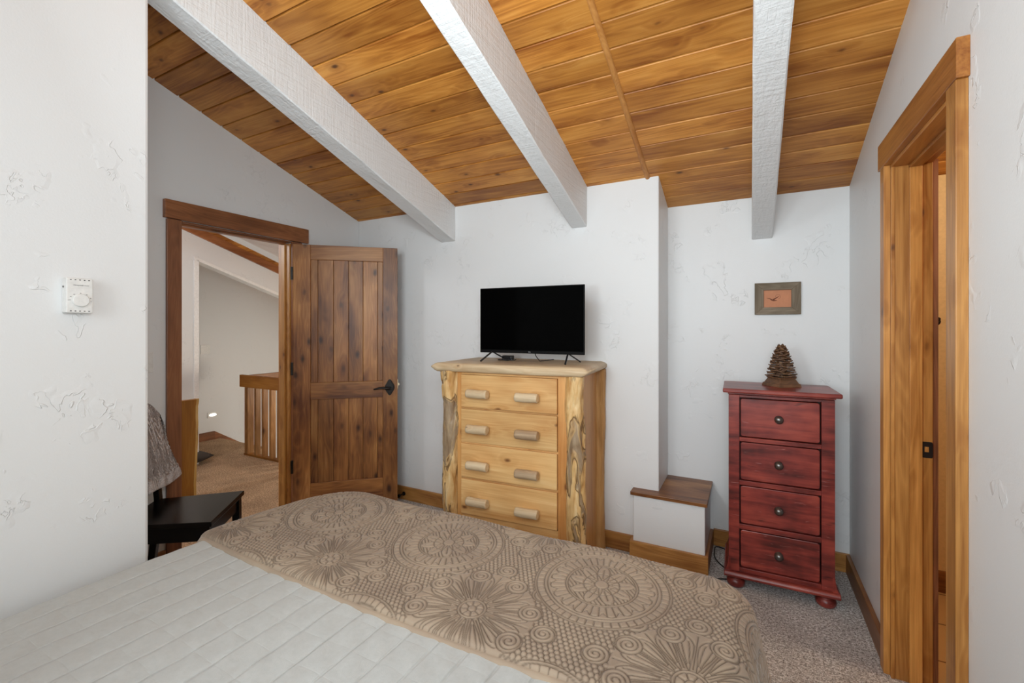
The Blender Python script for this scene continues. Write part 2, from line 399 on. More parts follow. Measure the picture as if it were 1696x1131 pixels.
# beams
def beam(x0, x1, y0, y1, label, dep=.262):
    nseg = 60; bm = B()
    rows = []
    for i in range(nseg+1):
        y = y0 + (y1-y0)*i/nseg
        row = []
        for kx, (x, dz) in enumerate(((x0, 0), (x0, dep), (x0+.006, dep), ((x0+x1)/2, dep), (x1-.006, dep), (x1, dep), (x1, 0))):
            j = (mnoise.noise(Vector((x*9, y*5, kx)))) * .004
            row.append(bm.verts.new((x + (j if kx in (0, 1, 5, 6) else 0), y, zc(y) - dep*(1 if dz else 0) + (dep if dz == 0 else 0)*0 + (.005 if kx in (1, 5) else 0) + (j if kx in (2, 3, 4) else 0) + (.004 if dz == 0 else 0))))
        rows.append(row)
    for a, b in zip(rows, rows[1:]):
        for q in range(6): bm.faces.new((a[q], b[q], b[q+1], a[q+1]))
    bm.faces.new(rows[0]); bm.faces.new(rows[-1][::-1])
    o = obj('ceiling_beam', bm, M['beam']); struct(o, label); o['category'] = 'beam'; o['group'] = 'white painted ceiling beams'
    return o
beam(-2.118, -1.985, -3.2, YA, 'white painted rough ceiling beam ending above the open door')
beam(-1.045, -.940, -3.2, YA, 'white painted rough ceiling beam ending above the television')
beam(.012, .125, -3.2, YB, 'white painted rough ceiling beam ending above the framed picture')
beam(-4.165, -4.03, -3.2, 5.0, 'white ceiling beam out in the hall beyond the door')
bm = B()
n = 40; rows = []
for i in range(n+1):
    y = -3.2 + (YA+.01+3.2)*i/n; row = []
    for a in range(7):
        t_ = math.pi*a/6; row.append(bm.verts.new((-.553 - .0145*math.cos(t_), y, zc(y) - .013*math.sin(t_) + .001)))
    rows.append(row)
for a, b in zip(rows, rows[1:]):
    for q in range(6): bm.faces.new((a[q], b[q], b[q+1], a[q+1]))
struct(obj('trim_batten', bm, wood('batten_wood', hexc('b87634'), hexc('d89a54'), hexc('f0bc78'), 'Y', hexc('5a3010')), smooth=True), 'thin half-round wooden batten running up the pine ceiling')

# ------------------------------------------------------------------ hall door: frame and casing
f = thing('door_casing', 'dark stained wooden casing around the open hall doorway', 'door frame', (0, 0, 0), kind='structure')
bm = B(); box(bm, XL, XL+.030, 1.345, 2.30, 2.038, 2.145, True); obj('head_casing', bm, M['alder_y'], f, bevel=.003)
bm = B(); box(bm, XL, XL+.020, 1.360, 1.437, 0, 2.035, True); obj('side_casing', bm, M['alder_case'], f, bevel=.003)
bm = B(); box(bm, XL, XL+.020, 2.167, 2.25, 0, 2.035, True); obj('side_casing', bm, M['alder_case'], f, bevel=.003)
bm = B(); box(bm, XL-.12, XL, DY0, DY0+.018, 0, 2.02, True); obj('jamb', bm, M['honey_z'], f)
bm = B(); box(bm, XL-.12, XL, DY1-.018, DY1, 0, 2.02, True); box(bm, XL-.095, XL-.042, DY1-.030, DY1-.018, 0, 2.01, True); obj('jamb', bm, M['honey_z'], f, bevel=.001)
bm = B(); box(bm, XL-.12, XL, DY0, DY1, 2.028, 2.038, True); box(bm, XL-.095, XL-.042, DY0+.018, DY1-.018, 2.018, 2.028, True); obj('head_jamb', bm, M['alder_y'], f, bevel=.001)
bm = B(); box(bm, XL-.14, XL-.12, 1.345, 1.437, 0, 2.045, True); obj('hall_side_casing', bm, M['honey_z'], f)
bm = B(); box(bm, XL-.14, XL-.12, 2.167, 2.25, 0, 2.045, True); obj('hall_side_casing', bm, M['honey_z'], f)
bm = B(); box(bm, XL-.145, XL-.12, 1.33, 2.26, 2.045, 2.14, True); obj('hall_head_casing', bm, M['honey_y'], f)

# door leaf, local x along leaf from hinge, visible face y=0 (toward -y), thickness +y
ang = math.atan2(2.68-2.165, -2.426+2.985)
d = thing('door_1', 'open plank door of knotty stained wood between hall opening and dresser', 'door', (-2.985, 2.165, .008), ang, kind='structure')
W, HT, TH = .752, 2.008, .036
bm = B(); box(bm, .003, .123, 0, TH, 0, HT, True); obj('stile', bm, M['alder_z'], d, bevel=.002)
bm = B(); box(bm, .642, W, 0, TH, 0, HT, True); obj('stile', bm, M['alder_z'], d, bevel=.002)
for z0, z1 in ((0, .225), (.850, .976), (1.898, HT)):
    bm = B(); box(bm, .123, .642, 0.0005, TH-.0005, z0, z1, True); obj('rail', bm, M['alder_x'], d, bevel=.002)
bm = B()
ed = [.123, .173, .283, .39, .495, .602, .642]
for z0, z1 in ((.225, .850), (.976, 1.898)):
    for a, b in zip(ed, ed[1:]): box(bm, a+.0008, b-.0008, .008, TH-.008, z0, z1, True)
obj('plank_panel', bm, M['alder_z'], d, bevel=.0025)
for z in (.36, 1.085, 1.79):
    bm = B(); tube(bm, [(-.003, -.007, z-.047), (-.003, -.007, z+.047)], .009, 12)
    box(bm, -.0035, .0, -.008, .03, z-.045, z+.045); obj('hinge', bm, M['bronze'], d)
# lever handle
hd = thing('x', 'x', 'x'); hd.name = 'door_handle'; del hd['label'], hd['category']; hd.parent = d; hd.location = (.693, 0, .925)
bm = B(); pl = []
for i in range(24):
    t_ = 2*math.pi*i/24; r = .030 + .003*math.cos(4*t_); pl.append((r*math.cos(t_)*1.12, r*math.sin(t_)*1.9))
prism(bm, pl, -.010, 0, 'Y'); prism(bm, [(x*.82, z*.85) for x, z in pl], -.014, -.010, 'Y'); obj('escutcheon', bm, M['bronze'], hd, bevel=.002)
bm = B(); tube(bm, [(0, -.012, -.005), (0, -.05, -.005)], [.013, .011], 16)
tube(bm, [(.006, -.050, -.005), (-.012, -.052, -.003), (-.04, -.054, .002), (-.075, -.052, .002), (-.098, -.047, -.004), (-.118, -.045, -.008)], [.010, .0105, .009, .008, .0075, .005], 12)
obj('lever', bm, M['bronze'], hd, smooth=True)
bm = B(); tube(bm, [(0, TH, 0), (0, TH+.045, 0)], .012, 14); tube(bm, [(0, TH+.045, 0), (-.1, TH+.048, 0)], .008, 10); prism(bm, pl, TH, TH+.01, 'Y'); obj('rear_lever', bm, M['bronze'], hd, smooth=False)
bm = B(); box(bm, W, W+.004, .006, .030, .91, .985); box(bm, W+.004, W+.014, .012, .024, .935, .955); obj('latch', bm, plain('brass_latch', (.6, .5, .35), .3, .9), d)

# door stop on the baseboard
bm = B(); tube(bm, [(-2.478, YA-.018, .05), (-2.478, YA-.05, .05), (-2.478, YA-.072, .05)], [.006, .006, .006], 10); tube(bm, [(-2.478, YA-.018, .05), (-2.478, YA-.024, .05)], .016, 16)
tube(bm, [(-2.478, YA-.066, .05), (-2.478, YA-.082, .05)], .013, 14)
tag(obj('door_stop', bm, M['bronze'], bevel=.001), 'small black door stop on baseboard behind the open door', 'door stop')

# ------------------------------------------------------------------ right doorway
f = thing('door_frame', 'honey coloured wooden frame of the bathroom doorway', 'door frame', kind='structure')
bm = B(); box(bm, XR-.028, XR, 1.578, 2.388, 2.052, 2.158, True); obj('head_casing', bm, M['honey_y'], f, bevel=.002)
bm = B(); box(bm, XR-.026, XR, 1.588, 1.655, 0, 2.052, True); obj('side_casing', bm, M['honey_z'], f, bevel=.002)
bm = B(); box(bm, XR-.026, XR, 2.305, 2.358, 0, 2.052, True); obj('side_casing', bm, M['honey_z'], f, bevel=.002)
bm = B(); box(bm, XR-.006, XR+.121, 2.290, 2.304, 0, 2.045, True)
box(bm, XR-.006, XR+.006, 2.286, 2.290, 0, 2.04, True)
box(bm, XR+.049, XR+.087, 2.277, 2.290, 0, 2.033, True)
obj('jamb', bm, M['honey_z'], f, bevel=.0015)
bm = B(); box(bm, XR-.006, XR+.121, 1.656, 1.670, 0, 2.045, True); box(bm, XR+.049, XR+.087, 1.670, 1.683, 0, 2.033, True); obj('jamb', bm, M['honey_z'], f, bevel=.0015)
bm = B(); box(bm, XR-.006, XR+.121, 1.656, 2.304, 2.038, 2.052, True); box(bm, XR+.049, XR+.087, 1.670, 2.290, 2.026, 2.038, True); obj('head_jamb', bm, M['honey_y'], f, bevel=.0015)
bm = B(); box(bm, XR+.121, XR+.139, 2.298, 2.37, 0, 2.05, True); box(bm, XR+.121, XR+.139, 1.59, 1.662, 0, 2.05, True); obj('bathroom_side_casing', bm, M['alder_case'], f)
bm = B()
prism(bm, [(XR+.087, .893), (XR+.118, .893), (XR+.121, .899), (XR+.121, .949), (XR+.118, .955), (XR+.087, .955)], 2.2875, 2.2905, 'Y')
obj('strike_plate', bm, M['black_plastic'], f, bevel=.0008)
bm = B(); box(bm, XR+.096, XR+.108, 2.2868, 2.2874, .916, .936); obj('strike_hole', bm, M['honey_z'], f)
bm = B(); box(bm, 2.6, 2.7, -.2, YB, 0, zc(-.2)); box(bm, .655, 2.6, -.25, -.2, 0, zc(-.2)); struct(obj('wall_bathroom', bm, M['bath_wall']))
bm = B(); box(bm, .66, 2.6, YB-.012, YB-.001, .115, ZB-.002); struct(obj('wall_bathroom_back', bm, M['bath_wall']), 'warm cream bathroom wall seen through the doorway')
bm = B(); tube(bm, [(.868, YB-.012, 1.43), (.868, YB-.045, 1.43), (.868, YB-.06, 1.445)], [.008, .008, .012], 12); tube(bm, [(.868, YB-.012, 1.43), (.868, YB-.018, 1.43)], .024, 20)
tag(obj('robe_hook', bm, M['bronze'], smooth=True), 'round black robe hook on cream bathroom wall', 'hook')

# ------------------------------------------------------------------ hall
bm = B(); slopewall(bm, -6.05, -5.93, -3.35, 5.0, -1.5); struct(obj('wall_hall_far', bm, M['plaster']), 'grey-lit plaster wall at the far side of the stairs')
def opz(y): return 2.118 - .337*(y-2.50)
bm = B(); slopewall(bm, -5.09, -4.98, -3.35, 2.50)
prism(bm, [(2.50, opz(2.50)), (5.0, opz(5.0)), (5.0, zc(5.0)+.02), (2.50, zc(2.5)+.02)], -5.09, -4.98, 'X')
struct(obj('wall_hall', bm, M['plaster']), 'plaster wall above the stair opening with sloped edge')
bm = B()
prism(bm, [(2.50, opz(2.50)-.03), (5.0, opz(5.0)-.03), (5.0, opz(5.0)), (2.50, opz(2.50))], -5.09, -4.972, 'X')
box(bm, -5.09, -4.972, 2.50, 2.545, 0, opz(2.5)-.035)
struct(obj('stair_opening_lit_edge', bm, plain('lit_edge_white', (.88, .88, .87), .5)), 'edges of the stair opening, light on them coloured bright white')  # brighter white stands in for light on the soffit and jamb edge
bm = B(); slopewall(bm, -6.05, XL, 4.9, 5.0, -1.5); slopewall(bm, XL, XL+.1, 3.3, 5.0, -1.5); struct(obj('wall_hall_end', bm, M['plaster']))
bm = B(); slopewall(bm, -6.05, XL, -3.45, -3.35, 0); struct(obj('wall_hall_near', bm, M['plaster']))
bm = B(); box(bm, -5.93, XL-.12, 2.98, 3.00, -1.4, -.13); struct(obj('wall_stairwell', bm, M['plaster']))
bm = B(); box(bm, -5.93, -5.912, .5, 3.21, 0, .10, True); prism(bm, [(3.21, 0), (3.21, .10), (3.9, -.36), (3.9, -.5)], -5.93, -5.912, 'X', True)
struct(obj('baseboard_hall', bm, M['alder_y'], bevel=.002), 'dark stained baseboard turning down the stairs in the hall')
bm = B(); prism(bm, [(-3.35, zc(-3.35)-.085), (5.0, zc(5.0)-.085), (5.0, zc(5.0)), (-3.35, zc(-3.35))], -4.98, -4.955, 'X', True)
struct(obj('trim_hall', bm, M['alder_y']), 'dark wooden strip along the top of the hall wall')
# railing
r = thing('stair_railing', 'wooden stair railing with square balusters on the hall carpet', 'railing', (-4.98, 2.96, 0))
HW = wood('hall_rail_wood', hexc('6d3f16'), hexc('96601f'), hexc('ae7a36'), 'X', hexc('3c1d08'))
HZ = wood('hall_baluster_wood', hexc('6d4420'), hexc('a07240'), hexc('c49a68'), 'Z', hexc('3c1d08'))
bm = B(); box(bm, 0, 1.9, 0, .038, .742, .875, True); obj('top_rail', bm, HW, r, bevel=.003)
bm = B(); box(bm, 0.01, .048, .038, .50, .742, .865, True); obj('return_rail', bm, wood('hall_rail_wood_y', hexc('5d3512'), hexc('80501f'), hexc('96662f'), 'Y', hexc('3c1d08')), r, bevel=.003)
bm = B(); prism(bm, [(.05, .865), (.05, .78), (1.2, .22), (1.2, .30)], .50, .538, 'Y', True); obj('stair_rail', bm, HW, r, bevel=.003)
bm = B(); box(bm, .08, 1.9, .0, .06, 0, .02, True); obj('bottom_rail', bm, HW, r, bevel=.002)
bm = B(); box(bm, .090, .145, .002, .075, .01, .742, True); obj('newel_post', bm, HZ, r, bevel=.003)
for i in range(13):
    x = .262 + i*.128
    bm = B(); box(bm, x, x+.034, .002, .056, .02, .742, True); obj('baluster', bm, HZ, r, bevel=.002)
for i in range(5):
    x = .35 + i*.26; zt = .80 - .487*(x-.05)
    bm = B(); box(bm, x, x+.036, .50, .536, -.5, zt, True); obj('stair_baluster', bm, HZ, r, bevel=.002)
# slab post
EDG = []; bm = B(); n = 40; rows = []
for i in range(n+1):
    z = .806*i/n; wob = .010*mnoise.noise(Vector((1.3, 0, z*3))) + .002*mnoise.noise(Vector((5, 2, z*14)))
    ye = .215 + wob + (.004 if z > .75 else 0) - .012*(1 - z/.8)
    rows.append([bm.verts.new(p) for p in ((0, 0, z), (.05, 0, z), (.05, ye-.030, z), (.03, ye-.022, z), (0, ye-.024, z))]); EDG.append((ye, z))
for a, b in zip(rows, rows[1:]):
    for q in range(5): bm.faces.new((a[q], a[(q+1) % 5], b[(q+1) % 5], b[q]))
bm.faces.new(rows[0][::-1]); bm.faces.new(rows[-1])
slab = tag(obj('slab_post', bm, wood('slab_wood', hexc('7a4a14'), hexc('a06c26'), hexc('b8863a'), 'Z', hexc('3c1d08'), 1.4, kth=.07), loc=(-4.08, 1.856, 0), bevel=.002), 'live-edge wooden slab post standing on the hall carpet', 'post')
bm = B(); rows = [[bm.verts.new(p) for p in ((.0, ye-.024, z), (.03, ye-.022, z), (.05, ye-.030, z), (.046, ye-.012, z), (.028, ye, z), (.0, ye-.012, z))] for ye, z in EDG]
for a, b in zip(rows, rows[1:]):
    for q in range(6): bm.faces.new((a[q], a[(q+1) % 6], b[(q+1) % 6], b[q]))
bm.faces.new(rows[0][::-1]); bm.faces.new(rows[-1])
obj('live_edge', bm, wood('pale_sapwood', hexc('a8803c'), hexc('cfa860'), hexc('e6c888'), 'Z'), slab)
# floor cushion
bm = B(); n = 20; grid = []
for i in range(n+1):
    for sgn in (1, -1):
        pass
V = []
for i in range(n+1):
    for j in range(n+1):
        u, v = i/n*2-1, j/n*2-1
        e = (1-u**4)*(1-v**4); k_ = 1 - .10*(1-abs(u))*(1 if abs(v) > .99 else abs(v)**3)
        V.append((u*.26*(1-.09*(1-u*u)*0 - .10*(1-v*v)*0 + .0) * (1-.08*(1-abs(v))*(abs(u) > .6)), v*.26*(1-.08*(1-abs(u))*(abs(v) > .6)), e))
top = [bm.verts.new((x, y, .075 + .065*e**.6)) for x, y, e in V]
bot = [bm.verts.new((x, y, .072 - .065*e**.6)) for x, y, e in V]
for i in range(n):
    for j in range(n):
        a = i*(n+1)+j
        bm.faces.new((top[a], top[a+n+1], top[a+n+2], top[a+1])); bm.faces.new((bot[a], bot[a+1], bot[a+n+2], bot[a+n+1]))
bmesh.ops.remove_doubles(bm, verts=bm.verts, dist=.004)
cu = obj('floor_cushion', bm, plain('charcoal_fabric', hexc('4a4440'), .9, bump=.4, bscale=200), loc=(-5.12, 2.36, 0), rotz=R(10), smooth=True)
tag(cu, 'dark grey cushion lying on the hall carpet behind the slab post', 'cushion')
# step light and wall plate
sl = thing('step_light', 'lit white step light low on the far hall wall', 'wall light', (-5.93, 3.19, .306))
bm = B(); box(bm, 0, .008, -.062, .062, -.034, .034); obj('light_plate', bm, M['white_plastic'], sl, bevel=.003)
t = NT('step_light_glow'); t.b.inputs['Emission Color'].default_value = (1, .93, .8, 1); t.b.inputs['Emission Strength'].default_value = 9; gm = t.done((.9, .9, .85), .4)
bm = B(); prism(bm, [(.038*math.cos(a*math.pi/12), .012*math.sin(a*math.pi/12)) for a in range(24)], .008, .012, 'X'); obj('lamp_lens', bm, gm, sl)
bm = B(); box(bm, -5.93, -5.924, 3.05, 3.16, 1.07, 1.18); tag(obj('blank_wall_plate', bm, M['white_plastic'], bevel=.002), 'blank white square cover plate high on the far hall wall', 'wall plate')

# light switch beside hall door
sw = thing('light_switch', 'white wall switch plate beside the hall door casing', 'light switch', (XL, 1.262, 1.2))
bm = B(); box(bm, 0, .006, -.036, .036, -.058, .058); obj('plate', bm, M['white_plastic'], sw, bevel=.002)
bm = B(); box(bm, .006, .010, -.016, .016, -.033, .033); obj('rocker', bm, M['white_plastic'], sw, bevel=.001)

# ------------------------------------------------------------------ thermostat
th = thing('thermostat', 'white wall thermostat with round dial on the near wall', 'thermostat', (-2.0, .642, 1.505))
bm = B(); box(bm, 0, .035, -.034, .034, -.0575, .0575); obj('body', bm, M['white_plastic'], th, bevel=.003)
bm = B(); lathe(bm, [(0, .0), (.0215, .0), (.0215, .006), (.020, .009), (.0, .0095)], 40)
bmesh.ops.transform(bm, matrix=Matrix.Rotation(R(90), 4, 'Y'), verts=bm.verts)
bmesh.ops.translate(bm, vec=(.035, .001, -.016), verts=bm.verts); obj('dial', bm, M['white_plastic'], th, smooth=False, bevel=.0008)
for zz in (.0515, -.0515):
    for i in range(5):
        y = -.023 + i*.0115; bm = B(); box(bm, .0345, .0356, y-.002, y+.002, zz-.0012, zz+.0012); obj('vent_slot', bm, M['dark_hole'], th)
bm = B(); tube(bm, [(.014, -.034, .028), (.014, -.0365, .028)], .003, 10); obj('side_screw', bm, M['pewter'], th)
def text(body, size, loc, rot, m, parent, name):
    cu = bpy.data.curves.new('txt', 'FONT'); cu.body = body; cu.size = size; cu.align_x = 'CENTER'; cu.align_y = 'CENTER'; cu.extrude = .0002
    o = bpy.data.objects.new('tmp', cu); C.objects.link(o)
    bpy.context.view_layer.update()
    me = bpy.data.meshes.new_from_object(o.evaluated_get(bpy.context.evaluated_depsgraph_get()))
    C.objects.unlink(o); bpy.data.objects.remove(o)
    q = bpy.data.objects.new(name, me); C.objects.link(q); me.materials.clear(); me.materials.append(m); q.parent = parent; q.location = loc; q.rotation_euler = rot
    return q
RX = (R(90), 0, R(90))
text('Honeywell', .0058, (.0352, -.004, .034), RX, M['dark_print'], th, 'brand_lettering')
text('Home', .0052, (.0352, .0165, .0338), RX, plain('grey_print', (.25, .25, .25), .6), th, 'second_lettering')
bm0 = None
for i, (s_, a_) in enumerate((('OFF', 180), ('50', 152), ('60', 125), ('70', 90), ('80', 55), ('90', 20), ('F', -8))):
    rr = .0275
    text(s_, .0042, (.0352, .001 + rr*math.cos(R(180-a_))*-1 if False else .001 - rr*math.cos(R(180-a_))*-1 if False else .001 + rr*math.cos(R(a_)), -.016 + rr*math.sin(R(a_))*.85), RX, M['dark_print'], th, 'dial_number')

# ------------------------------------------------------------------ bed
BX0, BX1, BYF, BZ = -1.825, -.008, 1.530, .616
def cloth(A, Bc, off, r, flare_side, flare_foot, xl=BX0, xr=BX1, yf=BYF, zt=BZ, rp=.20):
    """A across, Bc along: unfolded cloth coordinates -> positions"""
    xl = xl-off; xr = xr+off; yf = yf+off; zt = zt+off
    ta = np.clip((Bc-.9)/.5, 0, 1); xl = xl + .05*ta*ta*(3-2*ta)
    tm = np.clip((A-xl)/(xr-xl), 0, 1); rp = .26 - .15*tm + off; ix0, ix1, iy = xl+rp, xr-rp, yf-rp; fl0 = rp-r
    dx = np.where(A > ix1, A-ix1, np.where(A < ix0, A-ix0, 0)); dy = np.maximum(Bc-iy, 0)
    e = np.hypot(dx, dy); es = np.maximum(e, 1e-9)
    fl = flare_side*np.abs(dx)/es + flare_foot*dy/es
    lim = np.pi/2 - fl; e2 = np.maximum(e-fl0, 0); th_ = np.minimum(e2/r, lim); rest = np.maximum(e2 - r*lim, 0)
    hor = np.minimum(e, fl0) + r*np.sin(th_) + rest*np.sin(fl)*.98
    z = zt - r*(1-np.cos(th_)) - rest*np.cos(fl)
    X = np.clip(A, ix0, ix1) + dx/es*hor; Y = np.minimum(Bc, iy) + dy/es*hor
    nx_ = dx/es*np.sin(th_); ny_ = dy/es*np.sin(th_); nz_ = np.cos(th_)
    return X, Y, z, nx_, ny_, nz_
bed = thing('bed', 'large bed spread with pale grey quilt, in the foreground', 'bed', (0, 0, 0))
def rb(m_, name, x0, x1, y0, y1, z0, z1, bev):
    bm = B(); box(bm, x0, x1, y0, y1, z0, z1); return obj(name, bm, m_, bed, bevel=bev)
rb(plain('mattress_ticking', (.6, .6, .58), .9), 'mattress', BX0+.03, BX1-.03, -.55, BYF-.03, .34, BZ-.02, .05)
rb(M['alder_x'], 'bed_base', BX0+.05, BX1-.05, -.53, BYF-.05, .0, .34, .01)
a = np.arange(BX0-.38, BX1+.34, .0045); b = np.concatenate([np.arange(-.62, .0, .02), np.arange(.0, 1.0, .0045), np.arange(1.0, BYF+.36, .02)])
A, Bc = np.meshgrid(a, b, indexing='ij')
X, Y, Z, NX, NY, NZ = cloth(A, Bc, 0, .07, .10, .04)
puff = .0030*np.abs(np.sin(np.pi*(A+1.788)/.0955))**.5 * np.abs(np.sin(np.pi*(Bc-.51)/.0875))**.5
wr = .004*np.sin(A*7+Bc*3)*np.sin(Bc*5.3-A*2)
wobx = .002*np.sin(Bc*13+A*2)+.001*np.sin(Bc*31); woby = .004*np.sin(A*11+1)+.002*np.sin(A*37)
def sdist(q, per): q = q % per; return np.minimum(q, per-q)
d1 = sdist(A+.766+wobx, .0845); d2 = sdist(Bc-.51+woby, .0875)
h = wr + .0026*(1-np.exp(-(d1/.007)**1.1)) + .0004*(1-np.exp(-(d2/.006)**1.2)) + .0012*np.sin(A*60+Bc*23)*np.sin(Bc*47)
V = np.stack([X+NX*h, Y+NY*h, Z+NZ*h], -1).reshape(-1, 3)
me = npmesh('grey_quilt', V, len(a), len(b))
s1a = me.attributes.new('seam_a', 'FLOAT', 'POINT'); s1a.data.foreach_set('value', d1.astype(np.float32).ravel()); s2a = me.attributes.new('seam_b', 'FLOAT', 'POINT'); s2a.data.foreach_set('value', d2.astype(np.float32).ravel())
uv = me.attributes.new('cloth', 'FLOAT_VECTOR', 'POINT'); uv.data.foreach_set('vector', np.stack([A, Bc, A*0], -1).astype(np.float32).ravel())
t = NT('pale_grey_quilt'); at = t.n('ShaderNodeAttribute', attribute_name='cloth'); p = at.outputs['Vector']
dist = t.noise(p, 9, 2); sx = t.n('ShaderNodeSeparateXYZ'); t.l(p, sx.inputs[0])
wob = t.math('MULTIPLY', t.math('SUBTRACT', dist, .5), .010)
def seam(co, off, per, w_):
    q = t.math('ADD', t.math('ADD', co, wob), 50*per - off)
    m_ = t.math('MODULO', q, per); m_ = t.math('MINIMUM', m_, t.math('SUBTRACT', per, m_))
    return t.mr(m_, 0, w_, 0, 1)
s1 = t.mr(t.n('ShaderNodeAttribute', attribute_name='seam_a').outputs['Fac'], .0, .0045); s2 = t.mr(t.n('ShaderNodeAttribute', attribute_name='seam_b').outputs['Fac'], .0, .003)
hh = t.math('ADD', t.math('MULTIPLY', s1, 1.), t.math('MULTIPLY', s2, .10))
fz = t.noise(p, 900, 2); cr = t.noise(p, 30, 4, .6, .6)
hh = t.math('ADD', hh, t.math('ADD', t.math('MULTIPLY', fz, .12), t.math('MULTIPLY', cr, .35)))
c0 = t.mix(t.mr(t.noise(p, 60, 4, .7), .3, .7), hexc('afb2b0'), hexc('b7bab8'))
c0 = t.mix(t.math('MULTIPLY', t.math('SUBTRACT', 1, t.mr(t.n('ShaderNodeAttribute', attribute_name='seam_a').outputs['Fac'], .0005, .0028)), .25), c0, hexc('8a8880'))  # seam lines darkened in colour, standing in for groove shade
gq = t.done(c0, .9, t.bump(hh, .7, .004), .2)
t.b.inputs['Sheen Weight'].default_value = .15
link('bedspread', me, gq, bed)['label'] = 'pale grey quilt stitched in squares'

# embossed brown coverlet across the foot
def pattern(X, Y):
    """distance (m) to the nearest sewn line"""
    D = np.full(X.shape, .02)
    P_ = .55
    def put(d, mask): 
        nonlocal D
        D = np.where(mask, np.minimum(D, d), D)
    # lattice of medallions / flowers
    mx, my = -.385, 1.29
    def near(cx, cy):
        u = (X-cx+P_/2) % P_ - P_/2; v = (Y-cy+P_/2) % P_ - P_/2
        return u, v, np.hypot(u, v), np.arctan2(v, u)
    u, v, r, ph = near(mx, my)
    u2, v2, r2, ph2 = near(mx+P_/2, my+P_/2 - .0)
    med = r < .197; flo = (r2 < .172) & ~med
    # background scale/hex
    s_ = .0150; hm = ~med & ~flo; ds = []
    for ox, oy in ((0, 0), (.5, .5)):
        for di in (0, 1):
            for dj in (0, 1):
                gx = (np.floor(X/s_-ox)+di+ox)*s_; gy = (np.floor(Y/(s_*1.732)-oy)+dj+oy)*s_*1.732
                ds.append(np.hypot(X-gx, Y-gy))
    ds = np.partition(np.stack(ds), 1, axis=0); put((ds[1]-ds[0])*.5, hm)
    # medallion
    for rr in (.197, .190, .168, .158): put(np.abs(r-rr), r < .205)
    k = 52; arc = np.abs(((ph*k/(2*np.pi)) % 1) - .5)*2*np.pi/k*r; put(arc, (r > .168) & (r < .190))
    k = 40; pet = np.abs(((ph*k/(2*np.pi)) % 1) - .5)*2*np.pi/k*r; put(pet, (r > .105) & (r < .150))
    # petal tips of ring
    k = 20; ka = ((ph*k/(2*np.pi)) % 1 - .5); tip = np.abs(r - (.150 - .018*(2*np.abs(ka))**2)); put(tip, (r > .12) & (r < .158))
    for rr in (.105, .098, .052, .020): put(np.abs(r-rr), r < .12)
    k = 9; ka = ((ph*k/(2*np.pi)) % 1 - .5)*2*np.pi/k; w_ = .34*(np.clip((r-.02)/.032, 0, 1)*np.clip((.094-r)/.04, 0, 1))**.5
    put(np.abs(np.abs(ka)-w_)*r, (r > .022) & (r < .094)); put(np.abs(ka)*r, (r > .03) & (r < .08))
    # mesh in ring 0.052-0.098 between petals
    lat = np.abs(((X*.7+Y*.7)/.011) % 1 - .5)*.011; put(lat, (r > .055) & (r < .098) & (np.abs(ka) > w_))
    # flower
    for rr in (.040, .032, .012): put(np.abs(r2-rr), flo)
    k = 8; pet = np.abs(((ph2*k/(2*np.pi)) % 1) - .5)*2*np.pi/k*r2; put(pet, (r2 < .032) & (r2 > .012) & flo)
    k = 16; ka = ((ph2*k/(2*np.pi)) % 1 - .5)*2*np.pi/k
    w_ = .15*(np.clip((r2-.04)/.06, 0, 1)*np.clip((.158-r2)/.03, 0, 1))**.5
    put(np.abs(np.abs(ka)-w_)*r2, (r2 > .04) & (r2 < .158) & flo)
    put(np.abs(np.abs(ka)-w_*.45)*r2, (r2 > .06) & (r2 < .14) & flo)
    put((np.pi/k-np.abs(ka))*r2, (r2 > .045) & (r2 < .168) & flo)
    # scrolls around the flower
    for q in range(16):
        a0 = 2*np.pi*(q+.5)/8 if q < 8 else 2*np.pi*(q+.02)/8
        rc_ = .158 if q < 8 else .208
        cx, cy = rc_*math.cos(a0), rc_*math.sin(a0)
        uu, vv = u2-cx, v2-cy; rho = np.hypot(uu, vv); pp = np.arctan2(vv, uu)*(1 if q % 2 else -1) + a0
        msk = (rho < .033) & ~med
        D = np.where(msk, .02, D)
        spd = np.abs(((rho/.0115 - pp/(2*np.pi)) % 1) - .5)*.0115
        put(spd, msk & (rho > .004)); put(np.abs(rho-.033), (rho < .040) & ~med)
    return D
fx_ = .0024
a = np.concatenate([np.arange(BX0-.36, BX0-.03, .006), np.arange(BX0-.03, BX1+.30, fx_)])
nroll = 14
b = np.concatenate([np.arange(.905, BYF+.06, fx_), np.arange(BYF+.06, BYF+.34, .006)])
A, Bc = np.meshgrid(a, b, indexing='ij')
# slightly bowed front edge
bow = lambda A: .020*np.cos((A+.95)*2.2)*-1 + .035*np.clip((A+.45)/.5, 0, 1)**2 + .02
Bs = Bc + np.where(Bc < 1.2, (1.2-Bc)/.295*bow(A), 0)
X, Y, Z, NX, NY, NZ = cloth(A, Bs, .026, .08, .20, .05)
D = pattern(A, Bs)
h = (.0050*(1-np.exp(-(D/.0019)**1.6)) - .0040)*np.clip((Bc-.905)/.012, 0, 1)
edge = np.clip((Bc-.905)/.035, 0, 1); 
thick = .016*np.sqrt(1-(1-edge)**2)
h = h + .003*np.sin(A*11)*np.sin(Bs*9+1) 
wn = .006*np.sin(Bs*34 + 2*np.sin(A*5))*np.clip(-(Z-.5)/.2, 0, 1)
h = h + thick - .016 + wn
V0 = np.stack([X+NX*h, Y+NY*h, Z+NZ*h], -1)
